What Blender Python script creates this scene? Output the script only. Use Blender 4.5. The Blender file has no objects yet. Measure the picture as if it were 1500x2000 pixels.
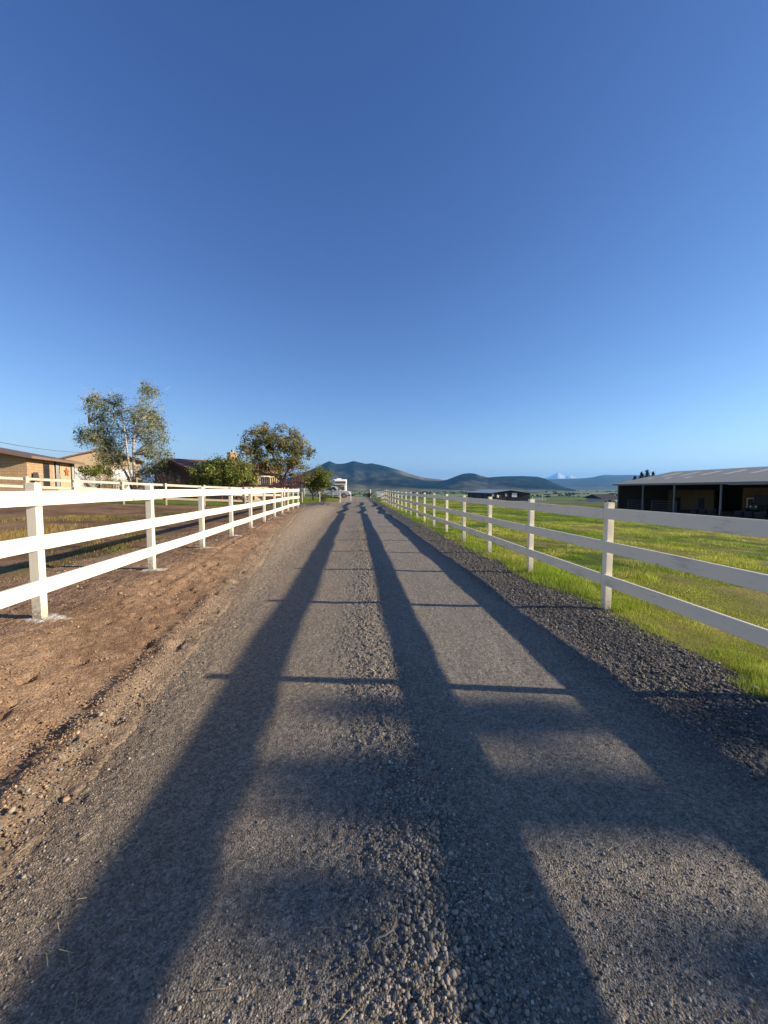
import bpy, math, random
import numpy as np
from mathutils import Vector
sc = bpy.context.scene
COL = sc.collection
rng = np.random.default_rng(7)
random.seed(7)
R = math.radians

# ------------------------------------------------------------------ camera frame
TH, PITCH, CZ = R(4.35), R(3.43), 1.70
SN, CS = math.sin(TH), math.cos(TH)
HOR = 955.0                      # horizon row of the 1500 x 2000 photograph


def P(px, d):
    """road-frame position (X, Y) of photograph column px at depth d metres"""
    xc = (px - 750.0) * d / 750.0
    return (xc * CS + d * SN, d * CS - xc * SN)


def Zat(py, d):
    return CZ + (HOR - py) * d / 750.0


def on_line(px, A, B):
    """point of the ground line A-B seen in column px"""
    r = (px - 750.0) / 750.0
    a, b = CS - r * SN, SN + r * CS          # X*a = Y*b
    dx, dy = B[0] - A[0], B[1] - A[1]
    t = (A[1] * b - A[0] * a) / (dx * a - dy * b)
    return (A[0] + dx * t, A[1] + dy * t)


# ------------------------------------------------------------------ noise
def _h(ix, iy, s):
    n = (ix * 374761393 + iy * 668265263 + s * 974634543) & 0xFFFFFFFF
    n = ((n ^ (n >> 13)) * 1274126177) & 0xFFFFFFFF
    return ((n ^ (n >> 16)) & 0xFFFF) / 65535.0


def vn(x, y, s=0):
    x = np.asarray(x, float); y = np.asarray(y, float)
    ix = np.floor(x).astype(np.int64); iy = np.floor(y).astype(np.int64)
    fx = x - ix; fy = y - iy
    fx = fx * fx * (3 - 2 * fx); fy = fy * fy * (3 - 2 * fy)
    a = _h(ix, iy, s); b = _h(ix + 1, iy, s); c = _h(ix, iy + 1, s); d = _h(ix + 1, iy + 1, s)
    return (a + (b - a) * fx) * (1 - fy) + (c + (d - c) * fx) * fy


def fbm(x, y, s=0, o=4, g=.5):
    v = 0; a = 1; t = 0
    for k in range(o):
        v = v + a * vn(x * 2 ** k, y * 2 ** k, s + k * 17); t += a; a *= g
    return v / t


def ss(a, b, x):
    t = np.clip((np.asarray(x, float) - a) / (b - a), 0, 1)
    return t * t * (3 - 2 * t)


# ------------------------------------------------------------------ terrain
def xl(Y):
    return np.interp(Y, [0, 2, 7.5, 13, 27, 33], [-1.6, -1.66, -2.1, -2.6, -3.7, -4.3])


def xr(Y):
    return np.interp(Y, [0, 3, 5, 12, 30, 60], [3.42, 3.45, 3.5, 3.25, 3.1, 3.1])


def H(X, Y):
    X = np.asarray(X, float); Y = np.asarray(Y, float)
    z = .36 * ss(-1.45, -3.3, X) * (1 - .72 * ss(28, 40, Y))
    z = z + .05 * np.clip(-8 - X, 0, 17)
    z = z - .04 * np.clip(X - 6, 0, 38)
    z = z + .32 * ss(45, 60, Y) * ss(0, -3, X)
    z = z + (.10 * np.exp(-((Y - 42) / 4.5) ** 2) - .20 * ss(44, 51, Y) * (1 - ss(58, 72, Y))) * ss(-5, -2, X) * ss(6, 4, X)
    z = z + ss(20, 36, Y) * ss(76, 62, Y) * ss(-7, -4, X) * (1 - .7 * ss(1.5, 3.3, X)) * (.085 * np.sin(Y * .62) + .055 * np.sin(Y * 1.25 + X * .5 + 1))
    z = z - .022 * np.clip(np.maximum(Y, .6 * X) - 82, 0, 90)
    z = z - 23 * ss(160, 650, np.maximum(Y, .8 * X))
    z = z - .03 * np.clip(-Y - 5, 0, 30)
    return z


# ------------------------------------------------------------------ object helpers
def link(o):
    COL.objects.link(o); return o


def thing(name, label, cat, loc=(0, 0, 0), rotz=0, group=None):
    o = link(bpy.data.objects.new(name, None))
    o.empty_display_size = .2
    o.location = loc; o.rotation_euler = (0, 0, rotz)
    o['label'] = label; o['category'] = cat
    if group: o['group'] = group
    return o


def tag(o, label, cat, group=None):
    o['label'] = label; o['category'] = cat
    if group: o['group'] = group
    return o


def npmesh(name, V, F, m=None, cols=None, smooth=False):
    """V (n,3); F (k,3) or (k,4) array -> object"""
    V = np.asarray(V, np.float32); F = np.asarray(F, np.int32)
    me = bpy.data.meshes.new(name)
    k = F.shape[1]
    me.vertices.add(len(V)); me.vertices.foreach_set('co', V.ravel())
    me.loops.add(F.size); me.loops.foreach_set('vertex_index', F.ravel())
    me.polygons.add(len(F))
    me.polygons.foreach_set('loop_start', np.arange(0, F.size, k, dtype=np.int32))
    me.polygons.foreach_set('loop_total', np.full(len(F), k, np.int32))
    if smooth: me.polygons.foreach_set('use_smooth', np.ones(len(F), bool))
    me.update(calc_edges=True)
    if cols is not None:
        a = me.attributes.new('Col', 'FLOAT_COLOR', 'POINT')
        c = np.ones((len(V), 4), np.float32); c[:, :3] = cols
        a.data.foreach_set('color', c.ravel())
    if m: me.materials.append(m)
    return link(bpy.data.objects.new(name, me))


def grid(xs, ys):
    """2D arrays X, Y (rows, cols) -> quads"""
    nr, nc = xs.shape
    i = np.arange(nr * nc).reshape(nr, nc)
    return np.stack([i[:-1, :-1], i[:-1, 1:], i[1:, 1:], i[1:, :-1]], -1).reshape(-1, 4)


class MB:
    """collects simple shapes, all in the local frame of their thing"""
    def __init__(s): s.v = []; s.f = []

    def add(s, v, f):
        n = len(s.v); s.v += [tuple(p) for p in v]; s.f += [tuple(i + n for i in q) for q in f]; return s

    def box(s, c, d, rz=0, taper=1.0):
        x, y, z = (k / 2 for k in d); v = []
        for sz in (-1, 1):
            t = taper if sz > 0 else 1
            for sx, sy in ((-1, -1), (1, -1), (1, 1), (-1, 1)):
                a, b = sx * x * t, sy * y * t
                v.append((c[0] + a * math.cos(rz) - b * math.sin(rz), c[1] + a * math.sin(rz) + b * math.cos(rz), c[2] + sz * z))
        return s.add(v, [(3, 2, 1, 0), (4, 5, 6, 7), (0, 1, 5, 4), (1, 2, 6, 5), (2, 3, 7, 6), (3, 0, 4, 7)])

    def beam(s, a, b, w, h, up=(0, 0, 1)):
        a = Vector(a); b = Vector(b); d = (b - a).normalized(); u = Vector(up)
        r = d.cross(u)
        if r.length < 1e-4: r = d.cross(Vector((1, 0, 0)))
        r.normalize(); u = r.cross(d)
        v = [p + r * (sx * w / 2) + u * (sz * h / 2) for p in (a, b) for sx, sz in ((-1, -1), (1, -1), (1, 1), (-1, 1))]
        return s.add(v, [(0, 1, 2, 3), (7, 6, 5, 4), (0, 4, 5, 1), (1, 5, 6, 2), (2, 6, 7, 3), (3, 7, 4, 0)])

    def prism(s, poly, axis, a, b):
        """poly of 2D points, extruded from a to b along axis ('x','y','z')"""
        n = len(poly); v = []
        for t in (a, b):
            for p, q in poly:
                v.append({'x': (t, p, q), 'y': (p, t, q), 'z': (p, q, t)}[axis])
        f = [tuple(range(n))[::-1], tuple(range(n, 2 * n))] + [(i, (i + 1) % n, n + (i + 1) % n, n + i) for i in range(n)]
        return s.add(v, f)

    def tube(s, path, rad, n=6, cap=True):
        path = [Vector(p) for p in path]
        if not hasattr(rad, '__len__'): rad = [rad] * len(path)
        v = []; f = []
        for i, p in enumerate(path):
            t = (path[min(i + 1, len(path) - 1)] - path[max(i - 1, 0)]).normalized()
            r = t.cross(Vector((.3, .2, 1)) if abs(t.z) < .95 else Vector((1, .2, 0))).normalized(); u = t.cross(r)
            for k in range(n):
                w = 2 * math.pi * k / n
                v.append(p + (r * math.cos(w) + u * math.sin(w)) * rad[i])
        for i in range(len(path) - 1):
            for k in range(n):
                f.append((i * n + k, i * n + (k + 1) % n, (i + 1) * n + (k + 1) % n, (i + 1) * n + k))
        if cap: f += [tuple(range(n))[::-1], tuple(range(len(path) * n - n, len(path) * n))]
        return s.add(v, f)

    def cyl(s, c, r, h, axis='z', n=16):
        d = {'x': (1, 0, 0), 'y': (0, 1, 0), 'z': (0, 0, 1)}[axis]
        a = Vector(c) - Vector(d) * h / 2
        return s.tube([a, a + Vector(d) * h], r, n)

    def build(s, name, m, parent=None, bevel=0, smooth=False):
        me = bpy.data.meshes.new(name); me.from_pydata(s.v, [], s.f); me.update()
        if m: me.materials.append(m)
        o = link(bpy.data.objects.new(name, me))
        if smooth: me.polygons.foreach_set('use_smooth', [True] * len(me.polygons))
        if parent: o.parent = parent
        if bevel:
            b = o.modifiers.new('bevel', 'BEVEL'); b.width = bevel; b.segments = 2; b.limit_method = 'ANGLE'
        return o


# ------------------------------------------------------------------ materials
def nodes(name):
    m = bpy.data.materials.new(name); m.use_nodes = True
    nt = m.node_tree; b = nt.nodes['Principled BSDF']
    return m, nt, b


def mk(name, col=None, rough=.8, var=.25, vs=6, bump=.0, bs=30, attr=False, spec=.3, metal=0, stretch=(1, 1, 1), bdist=.01, col2=None, detail=6):
    """colour (or the mesh's own Col attribute) varied by two noises, with noise bump"""
    m, nt, b = nodes(name); N = nt.nodes; L = nt.links
    b.inputs['Roughness'].default_value = rough
    b.inputs['Specular IOR Level'].default_value = spec
    b.inputs['Metallic'].default_value = metal
    tc = N.new('ShaderNodeTexCoord'); mp = N.new('ShaderNodeMapping'); mp.inputs['Scale'].default_value = stretch
    L.new(tc.outputs['Object'], mp.inputs[0])
    if attr:
        a = N.new('ShaderNodeAttribute'); a.attribute_name = 'Col'; base = a.outputs['Color']
    else:
        a = N.new('ShaderNodeRGB'); a.outputs[0].default_value = (*col, 1); base = a.outputs[0]
    n1 = N.new('ShaderNodeTexNoise'); n1.inputs['Scale'].default_value = vs; n1.inputs['Detail'].default_value = detail
    L.new(mp.outputs[0], n1.inputs['Vector'])
    if col2:
        cr = N.new('ShaderNodeMapRange'); cr.inputs[1].default_value = .42; cr.inputs[2].default_value = .62
        L.new(n1.outputs[0], cr.inputs[0])
        mx = N.new('ShaderNodeMix'); mx.data_type = 'RGBA'; L.new(cr.outputs[0], mx.inputs[0]); L.new(base, mx.inputs[6])
        mx.inputs[7].default_value = (*col2, 1); base = mx.outputs[2]
    n3 = N.new('ShaderNodeTexNoise'); n3.inputs['Scale'].default_value = vs * 7.3; n3.inputs['Detail'].default_value = 4
    L.new(mp.outputs[0], n3.inputs['Vector'])
    ad = N.new('ShaderNodeMath'); ad.operation = 'ADD'; L.new(n1.outputs[0], ad.inputs[0]); L.new(n3.outputs[0], ad.inputs[1])
    mr = N.new('ShaderNodeMapRange'); mr.inputs[1].default_value = .6; mr.inputs[2].default_value = 1.4
    mr.inputs[3].default_value = 1 - var; mr.inputs[4].default_value = 1 + var
    L.new(ad.outputs[0], mr.inputs[0])
    vm = N.new('ShaderNodeVectorMath'); vm.operation = 'SCALE'; L.new(base, vm.inputs[0]); L.new(mr.outputs[0], vm.inputs['Scale'])
    L.new(vm.outputs[0], b.inputs['Base Color'])
    if bump:
        n2 = N.new('ShaderNodeTexNoise'); n2.inputs['Scale'].default_value = bs; n2.inputs['Detail'].default_value = 6
        n2.inputs['Roughness'].default_value = .65
        L.new(mp.outputs[0], n2.inputs['Vector'])
        bp = N.new('ShaderNodeBump'); bp.inputs['Strength'].default_value = bump; bp.inputs['Distance'].default_value = bdist
        L.new(n2.outputs[0], bp.inputs['Height']); L.new(bp.outputs[0], b.inputs['Normal'])
    return m


def mk_leaf(name, trans=.35):
    m, nt, b = nodes(name); N = nt.nodes; L = nt.links
    a = N.new('ShaderNodeAttribute'); a.attribute_name = 'Col'
    d = N.new('ShaderNodeBsdfDiffuse'); t = N.new('ShaderNodeBsdfTranslucent'); x = N.new('ShaderNodeMixShader')
    x.inputs[0].default_value = trans
    L.new(a.outputs[0], d.inputs[0]); L.new(a.outputs[0], t.inputs[0])
    L.new(d.outputs[0], x.inputs[1]); L.new(t.outputs[0], x.inputs[2])
    L.new(x.outputs[0], N['Material Output'].inputs[0]); N.remove(b)
    return m


def mk_block(name, c1, c2, mortar, w, h):
    m, nt, b = nodes(name); N = nt.nodes; L = nt.links
    tc = N.new('ShaderNodeTexCoord'); sp = N.new('ShaderNodeSeparateXYZ'); L.new(tc.outputs['Object'], sp.inputs[0])
    ad = N.new('ShaderNodeMath'); L.new(sp.outputs[0], ad.inputs[0]); L.new(sp.outputs[1], ad.inputs[1])
    cb = N.new('ShaderNodeCombineXYZ'); L.new(ad.outputs[0], cb.inputs[0]); L.new(sp.outputs[2], cb.inputs[1])
    br = N.new('ShaderNodeTexBrick'); L.new(cb.outputs[0], br.inputs[0])
    br.inputs['Color1'].default_value = (*c1, 1); br.inputs['Color2'].default_value = (*c2, 1); br.inputs['Mortar'].default_value = (*mortar, 1)
    br.inputs['Scale'].default_value = 1; br.inputs['Mortar Size'].default_value = .012; br.inputs['Mortar Smooth'].default_value = .3
    br.inputs['Brick Width'].default_value = w; br.inputs['Row Height'].default_value = h
    n = N.new('ShaderNodeTexNoise'); n.inputs['Scale'].default_value = 2.5; n.inputs['Detail'].default_value = 8; L.new(tc.outputs['Object'], n.inputs[0])
    mr = N.new('ShaderNodeMapRange'); mr.inputs[3].default_value = .75; mr.inputs[4].default_value = 1.25; L.new(n.outputs[0], mr.inputs[0])
    vm = N.new('ShaderNodeVectorMath'); vm.operation = 'SCALE'; L.new(br.outputs[0], vm.inputs[0]); L.new(mr.outputs[0], vm.inputs['Scale'])
    L.new(vm.outputs[0], b.inputs['Base Color']); b.inputs['Roughness'].default_value = .9
    bp = N.new('ShaderNodeBump'); bp.inputs['Strength'].default_value = .6; bp.inputs['Distance'].default_value = .02; bp.invert = True
    L.new(br.outputs['Fac'], bp.inputs['Height']); L.new(bp.outputs[0], b.inputs['Normal'])
    return m


def mk_ribs(name, col, pitch, axis, rough=.5, metal=0, var=.12, dist=.03, col2=None):
    """ribbed sheet or board-and-batten: ribs repeat along an object axis sum"""
    m = mk(name, col, rough, var, 1.2, col2=col2); nt = m.node_tree; N = nt.nodes; L = nt.links; b = N['Principled BSDF']
    b.inputs['Metallic'].default_value = metal
    tc = N.new('ShaderNodeTexCoord'); dt = N.new('ShaderNodeVectorMath'); dt.operation = 'DOT_PRODUCT'
    L.new(tc.outputs['Object'], dt.inputs[0]); dt.inputs[1].default_value = axis
    mu = N.new('ShaderNodeMath'); mu.operation = 'MULTIPLY'; mu.inputs[1].default_value = 2 * math.pi / pitch; L.new(dt.outputs['Value'], mu.inputs[0])
    si = N.new('ShaderNodeMath'); si.operation = 'SINE'; L.new(mu.outputs[0], si.inputs[0])
    pw = N.new('ShaderNodeMapRange'); pw.inputs[1].default_value = .4; pw.inputs[2].default_value = .9; L.new(si.outputs[0], pw.inputs[0])
    bp = N.new('ShaderNodeBump'); bp.inputs['Strength'].default_value = .9; bp.inputs['Distance'].default_value = dist
    L.new(pw.outputs[0], bp.inputs['Height']); L.new(bp.outputs[0], b.inputs['Normal'])
    return m


def mk_paint(name, stretch):
    """white fence paint over wood: grain, thin worn spots, a few knots"""
    m, nt, b = nodes(name); N = nt.nodes; L = nt.links
    tc = N.new('ShaderNodeTexCoord'); mp = N.new('ShaderNodeMapping'); mp.inputs['Scale'].default_value = stretch
    L.new(tc.outputs['Object'], mp.inputs[0])
    g = N.new('ShaderNodeTexNoise'); g.inputs['Scale'].default_value = 9; g.inputs['Detail'].default_value = 8; g.inputs['Roughness'].default_value = .7
    L.new(mp.outputs[0], g.inputs[0])
    w = N.new('ShaderNodeTexNoise'); w.inputs['Scale'].default_value = 2.2; w.inputs['Detail'].default_value = 5; L.new(tc.outputs['Object'], w.inputs[0])
    k = N.new('ShaderNodeTexVoronoi'); k.inputs['Scale'].default_value = 1.9; L.new(tc.outputs['Object'], k.inputs[0])
    kr = N.new('ShaderNodeMapRange'); kr.inputs[1].default_value = .02; kr.inputs[2].default_value = .075; kr.inputs[3].default_value = 1; kr.inputs[4].default_value = 0
    L.new(k.outputs['Distance'], kr.inputs[0])
    mu = N.new('ShaderNodeMath'); mu.operation = 'MULTIPLY'; L.new(g.outputs[0], mu.inputs[0]); L.new(w.outputs[0], mu.inputs[1])
    wr = N.new('ShaderNodeMapRange'); wr.inputs[1].default_value = .29; wr.inputs[2].default_value = .42; L.new(mu.outputs[0], wr.inputs[0])
    wm = N.new('ShaderNodeMath'); wm.operation = 'MULTIPLY'; wm.inputs[1].default_value = .34; L.new(wr.outputs[0], wm.inputs[0])
    km = N.new('ShaderNodeMath'); km.operation = 'MULTIPLY_ADD'; km.inputs[1].default_value = .75; L.new(kr.outputs[0], km.inputs[0]); L.new(wm.outputs[0], km.inputs[2])
    km.use_clamp = True
    mx = N.new('ShaderNodeMix'); mx.data_type = 'RGBA'; L.new(km.outputs[0], mx.inputs[0])
    mx.inputs[6].default_value = (.85, .75, .56, 1); mx.inputs[7].default_value = (.17, .145, .11, 1)
    sx = N.new('ShaderNodeSeparateXYZ'); L.new(tc.outputs['Object'], sx.inputs[0])
    mz_ = N.new('ShaderNodeMapRange'); mz_.inputs[1].default_value = .34; mz_.inputs[2].default_value = .0; L.new(sx.outputs[2], mz_.inputs[0])
    sn = N.new('ShaderNodeTexNoise'); sn.inputs['Scale'].default_value = 34; sn.inputs['Detail'].default_value = 5; L.new(tc.outputs['Object'], sn.inputs[0])
    ml = N.new('ShaderNodeMath'); ml.operation = 'MULTIPLY'; L.new(mz_.outputs[0], ml.inputs[0]); L.new(sn.outputs[0], ml.inputs[1])
    mm = N.new('ShaderNodeMapRange'); mm.inputs[1].default_value = .22; mm.inputs[2].default_value = .5; mm.inputs[4].default_value = .75; L.new(ml.outputs[0], mm.inputs[0])
    m3 = N.new('ShaderNodeMix'); m3.data_type = 'RGBA'; L.new(mm.outputs[0], m3.inputs[0]); L.new(mx.outputs[2], m3.inputs[6]); m3.inputs[7].default_value = (.24, .17, .11, 1); mx = m3
    L.new(mx.outputs[2], b.inputs['Base Color']); b.inputs['Roughness'].default_value = .6; b.inputs['Specular IOR Level'].default_value = .3
    bp = N.new('ShaderNodeBump'); bp.inputs['Strength'].default_value = .35; bp.inputs['Distance'].default_value = .004
    L.new(g.outputs[0], bp.inputs['Height']); L.new(bp.outputs[0], b.inputs['Normal'])
    return m


M = {}
M['ground'] = mk('ground_soil', attr=True, rough=.95, var=.35, vs=1.7, bump=.7, bs=14, bdist=.05, spec=.1)
M['gravel'] = mk('road_gravel', attr=True, rough=.9, var=.45, vs=28, bump=.9, bs=90, bdist=.012, spec=.25)
def add_cells(m, scale, dist, var):
    # packed-stone look: voronoi domes in the bump, one tone per stone
    nt = m.node_tree; N = nt.nodes; L = nt.links; b = N['Principled BSDF']
    tc = N.new('ShaderNodeTexCoord'); v = N.new('ShaderNodeTexVoronoi'); v.inputs['Scale'].default_value = scale
    n = N.new('ShaderNodeTexNoise'); n.inputs['Scale'].default_value = scale * .7; L.new(tc.outputs['Object'], n.inputs[0])
    a = N.new('ShaderNodeVectorMath'); a.operation = 'MULTIPLY_ADD'; a.inputs[1].default_value = (.6 / scale,) * 3
    L.new(n.outputs['Color'], a.inputs[0]); L.new(tc.outputs['Object'], a.inputs[2]); L.new(a.outputs[0], v.inputs['Vector'])
    bp = N.new('ShaderNodeBump'); bp.invert = True; bp.inputs['Strength'].default_value = 1; bp.inputs['Distance'].default_value = dist
    L.new(v.outputs['Distance'], bp.inputs['Height'])
    old = b.inputs['Normal'].links[0].from_socket if b.inputs['Normal'].links else None
    if old: L.new(old, bp.inputs['Normal'])
    L.new(bp.outputs[0], b.inputs['Normal'])
    sp = N.new('ShaderNodeSeparateColor'); L.new(v.outputs['Color'], sp.inputs[0])
    mr = N.new('ShaderNodeMapRange'); mr.inputs[3].default_value = 1 - var; mr.inputs[4].default_value = 1 + var; L.new(sp.outputs[0], mr.inputs[0])
    vm = N.new('ShaderNodeVectorMath'); vm.operation = 'SCALE'; L.new(b.inputs['Base Color'].links[0].from_socket, vm.inputs[0]); L.new(mr.outputs[0], vm.inputs['Scale'])
    L.new(vm.outputs[0], b.inputs['Base Color'])


add_cells(M['gravel'], 115, .008, .42)
M['dirt'] = mk('bare_dirt', attr=True, rough=.95, var=.35, vs=9, bump=.9, bs=45, bdist=.02, spec=.1)
add_cells(M['dirt'], 60, .006, .22)
M['stone'] = mk('stone', attr=True, rough=.85, var=.3, vs=60, bump=.4, bs=150, bdist=.004, spec=.3)
M['leaf'] = mk_leaf('leaf', .45)
M['grass'] = mk_leaf('grass_blade', .42)
M['rail'] = mk_paint('painted_rail', (6, .5, 6))
M['post'] = mk_paint('painted_post', (6, 6, .5))
M['bark'] = mk('bark', (.11, .085, .065), .95, .4, 8, .8, 25, stretch=(1, 1, .3), bdist=.03)
M['birch'] = mk('birch_bark', (.50, .45, .37), .85, .25, 3, .3, 20, col2=(.19, .16, .13), stretch=(1, 1, 2.5))
M['twig_grey'] = mk('grey_twig', (.34, .29, .23), .9, .3, 6)
M['twig'] = mk('bare_twig', (.30, .195, .15), .95, .3, 6)
M['block'] = mk_block('tan_block', (.46, .295, .165), (.40, .25, .14), (.21, .135, .085), .41, .21)
M['siding'] = mk_ribs('tan_siding', (.47, .35, .215), .3, (1, 1, 0), .85, dist=.03)
M['tanwall'] = mk('tan_stucco', (.43, .32, .20), .9, .12, 3, .2, 40)
M['shingle'] = mk('brown_shingle', (.20, .095, .062), .9, .35, 5, .5, 18, bdist=.02)
M['shedroof'] = mk_ribs('brown_metal_roof', (.16, .105, .08), .3, (0, 1, 0), .55, dist=.02)
M['fascia'] = mk('brown_fascia', (.20, .135, .10), .75, .2, 3)
M['redwood'] = mk('redwood_board', (.21, .085, .06), .85, .3, 3, .3, 20, stretch=(1, 1, .4))
M['brownwall'] = mk('brown_board_wall', (.10, .05, .04), .85, .3, 3, .3, 15)
M['glass'] = mk('window_glass', (.03, .035, .04), .08, .1, 2, spec=.6)
M['frame'] = mk('dark_frame', (.045, .042, .04), .5, .2, 5)
M['white'] = mk('white_paint', (.78, .77, .74), .5, .08, 3)
M['rust'] = mk('rusty_metal', (.36, .10, .03), .7, .4, 6)
M['galv'] = mk_ribs('galvanised_roof', (.56, .44, .27), .45, (0, 1, 0), .55, .1, .14, .015)
M['bluegalv'] = mk_ribs('pale_metal_roof', (.42, .45, .48), .5, (0, 1, 0), .45, .4, .1, .03)
M['skylight'] = mk('skylight_panel', (.92, .86, .70), .5, .1, 2)
M['steel'] = mk('steel_post', (.22, .22, .21), .5, .2, 4, metal=.4)
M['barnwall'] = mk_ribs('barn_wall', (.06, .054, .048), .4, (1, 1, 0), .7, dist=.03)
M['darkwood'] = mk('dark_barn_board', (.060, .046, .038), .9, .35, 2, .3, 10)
M['ply'] = mk('plywood', (.15, .10, .048), .8, .25, 1.5, stretch=(1, 1, .3))
M['black'] = mk('black_plastic_and_shade', (.02, .02, .022), .5, .2, 5)  # also colours the solid panels that stand for shade inside openings
M['tub'] = mk('grey_tub', (.085, .085, .09), .6, .25, 5)
M['hay'] = mk('hay', (.40, .28, .11), .95, .35, 8, .8, 40, bdist=.03)
M['silver'] = mk('silver_car_paint', (.66, .66, .65), .35, .05, 2, spec=.5, metal=.1)
M['rubber'] = mk('rubber', (.02, .02, .02), .85, .2, 8)
M['chrome'] = mk('chrome', (.6, .6, .6), .2, .1, 4, metal=.9)
M['lamp'] = mk('headlamp_glass', (.75, .75, .72), .1, .05, 4, spec=.6)
M['red'] = mk('red_lens', (.4, .02, .015), .3, .1, 4)
M['wire'] = mk('fence_wire', (.45, .45, .43), .5, .1, 4, metal=.6)
M['cable'] = mk('black_cable', (.05, .05, .05), .6, .1, 4)
M['greyhouse'] = mk('grey_house_wall', (.62, .60, .58), .85, .15, 1)
M['slate'] = mk('dark_roof', (.05, .045, .055), .85, .3, 2)
M['straw'] = mk('straw', (.42, .33, .19), .8, .3, 10)
M['overspray'] = mk('white_overspray', (.66, .63, .57), .9, .35, 25, .6, 60)
M['hill'] = mk('hill_cover', attr=True, rough=1, var=.35, vs=.004, spec=.0)
M['snow'] = mk('snow_and_rock', attr=True, rough=.9, var=.1, vs=.002, spec=.1)


def struct(o):
    o['kind'] = 'structure'; return o


# ------------------------------------------------------------------ ground sheet
def steps(segs):
    """segs: list of (from, to, first step, growth)"""
    out = [segs[0][0]]
    for a, b, st, g in segs:
        while out[-1] < b - 1e-6:
            out.append(min(b, out[-1] + st)); st *= g
    return np.array(out)


pos = steps([(10, 60, .16, 1.04), (60, 45000, 2.2, 1.045)])
neg = -steps([(16, 60, .16, 1.04), (60, 45000, 2.2, 1.045)])[::-1]
gx = np.concatenate([neg[:-1], np.arange(-16, 10.001, .13), pos[1:]])
gy = np.concatenate([-steps([(3, 60, .3, 1.15), (60, 3000, 9, 1.3)])[::-1][:-1], np.arange(-3, 34, .13), steps([(34, 120, .15, 1.015), (120, 45000, 1.6, 1.03)])])
GX, GY = np.meshgrid(gx, gy)


def mixc(a, b, t):
    t = np.clip(t, 0, 1)[..., None]
    return np.asarray(a) * (1 - t) + np.asarray(b) * t


MA, MB_ = (-19.5, 24.5), (-4.2, 30.6)        # line of the middle fence


def beyond_mid(X, Y):
    return Y - (MA[1] + (X - MA[0]) * (MB_[1] - MA[1]) / (MB_[0] - MA[0]))


def grass_cover(X, Y):
    """0..1 grass cover on the left paddock"""
    n = fbm(X * .55, Y * .3, 31, 4)
    return ss(.53, .64, n + .09 * ss(-7, -11, X) * ss(17, 12, Y) - .12 * ss(14, 19, Y) + .10 * (fbm(X * 2.2, Y * 1.6, 33, 3) - .5)) * ss(-4.3, -5.0, X)


def ground_col(X, Y):
    n1 = fbm(X * .35, Y * .35, 3, 5); n2 = fbm(X * 1.7, Y * 1.7, 5, 4); n3 = fbm(X * .08, Y * .08, 9, 3)
    dirt = mixc((.15, .085, .045), (.28, .17, .092), ss(.3, .7, n1 * .4 + n2 * .3 + .3 * fbm(X * .5 + Y * .35, Y * 2.2 - X * .9, 14, 4)))
    dirt = mixc(dirt, (.11, .07, .04), ss(.60, .72, fbm(X * 1.1, Y * .8, 18, 4)) * .7)
    pasture = mixc((.07, .105, .015), (.16, .155, .032), ss(.35, .65, n1))
    pasture = mixc(pasture, (.24, .19, .07), ss(.52, .68, n2 * .6 + n3 * .4) * .7)
    lawn = mixc((.10, .15, .025), (.18, .20, .045), n2)
    gr = mixc((.12, .11, .095), (.16, .145, .12), n2)
    c = dirt
    g = grass_cover(X, Y)
    c = mixc(c, mixc((.10, .10, .03), (.25, .18, .06), ss(.4, .6, n3 * .5 + n1 * .5)), g * .8)
    c = mixc(c, gr, ss(-9, -8, X) * ss(27.5, 29, Y + .25 * (X + 4)) )
    bm = beyond_mid(X, Y)
    c = mixc(c, lawn, ss(.3, 1.0, bm) * ss(-5.8, -6.6, X))
    c = mixc(c, lawn, ss(43.2, 43.7, Y + .2 * np.sin(X)) * ss(-2.0, -2.6, X))
    c = mixc(c, (.13, .12, .10), ss(59, 60, Y) * ss(-2, -8, X) * ss(-12, -8, X))
    c = mixc(c, pasture, ss(3.0, 3.4, X + .5 * (n2 - .5)))
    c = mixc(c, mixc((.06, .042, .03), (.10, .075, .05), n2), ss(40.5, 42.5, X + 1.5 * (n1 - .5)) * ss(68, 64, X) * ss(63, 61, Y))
    # far fields: long strips, different crops
    far = ss(76, 95, np.maximum(Y, X * .9))
    fx = X * .0016 + Y * .0005; fy = np.log(np.maximum(Y, 20)) * 6.5 + .00012 * X + .35 * fbm(X * .001, Y * .001, 77, 2)
    cell = _h(np.floor(fx + .5 * _h(np.floor(fy).astype(np.int64), 3, 5)).astype(np.int64), np.floor(fy).astype(np.int64), 12)
    field = mixc((.08, .13, .035), (.32, .29, .15), ss(.40, .60, cell))
    field = mixc(field, (.11, .21, .04), ss(.74, .78, cell))
    field = mixc(field, (.15, .14, .075), ss(.4, .9, fbm(X * .004, Y * .012, 40, 4)) * .5)
    field = mixc(field, (.20, .175, .10), ss(260, 80, np.maximum(Y, X * .9)) * .7)
    c = mixc(c, field, far)
    return c


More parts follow.
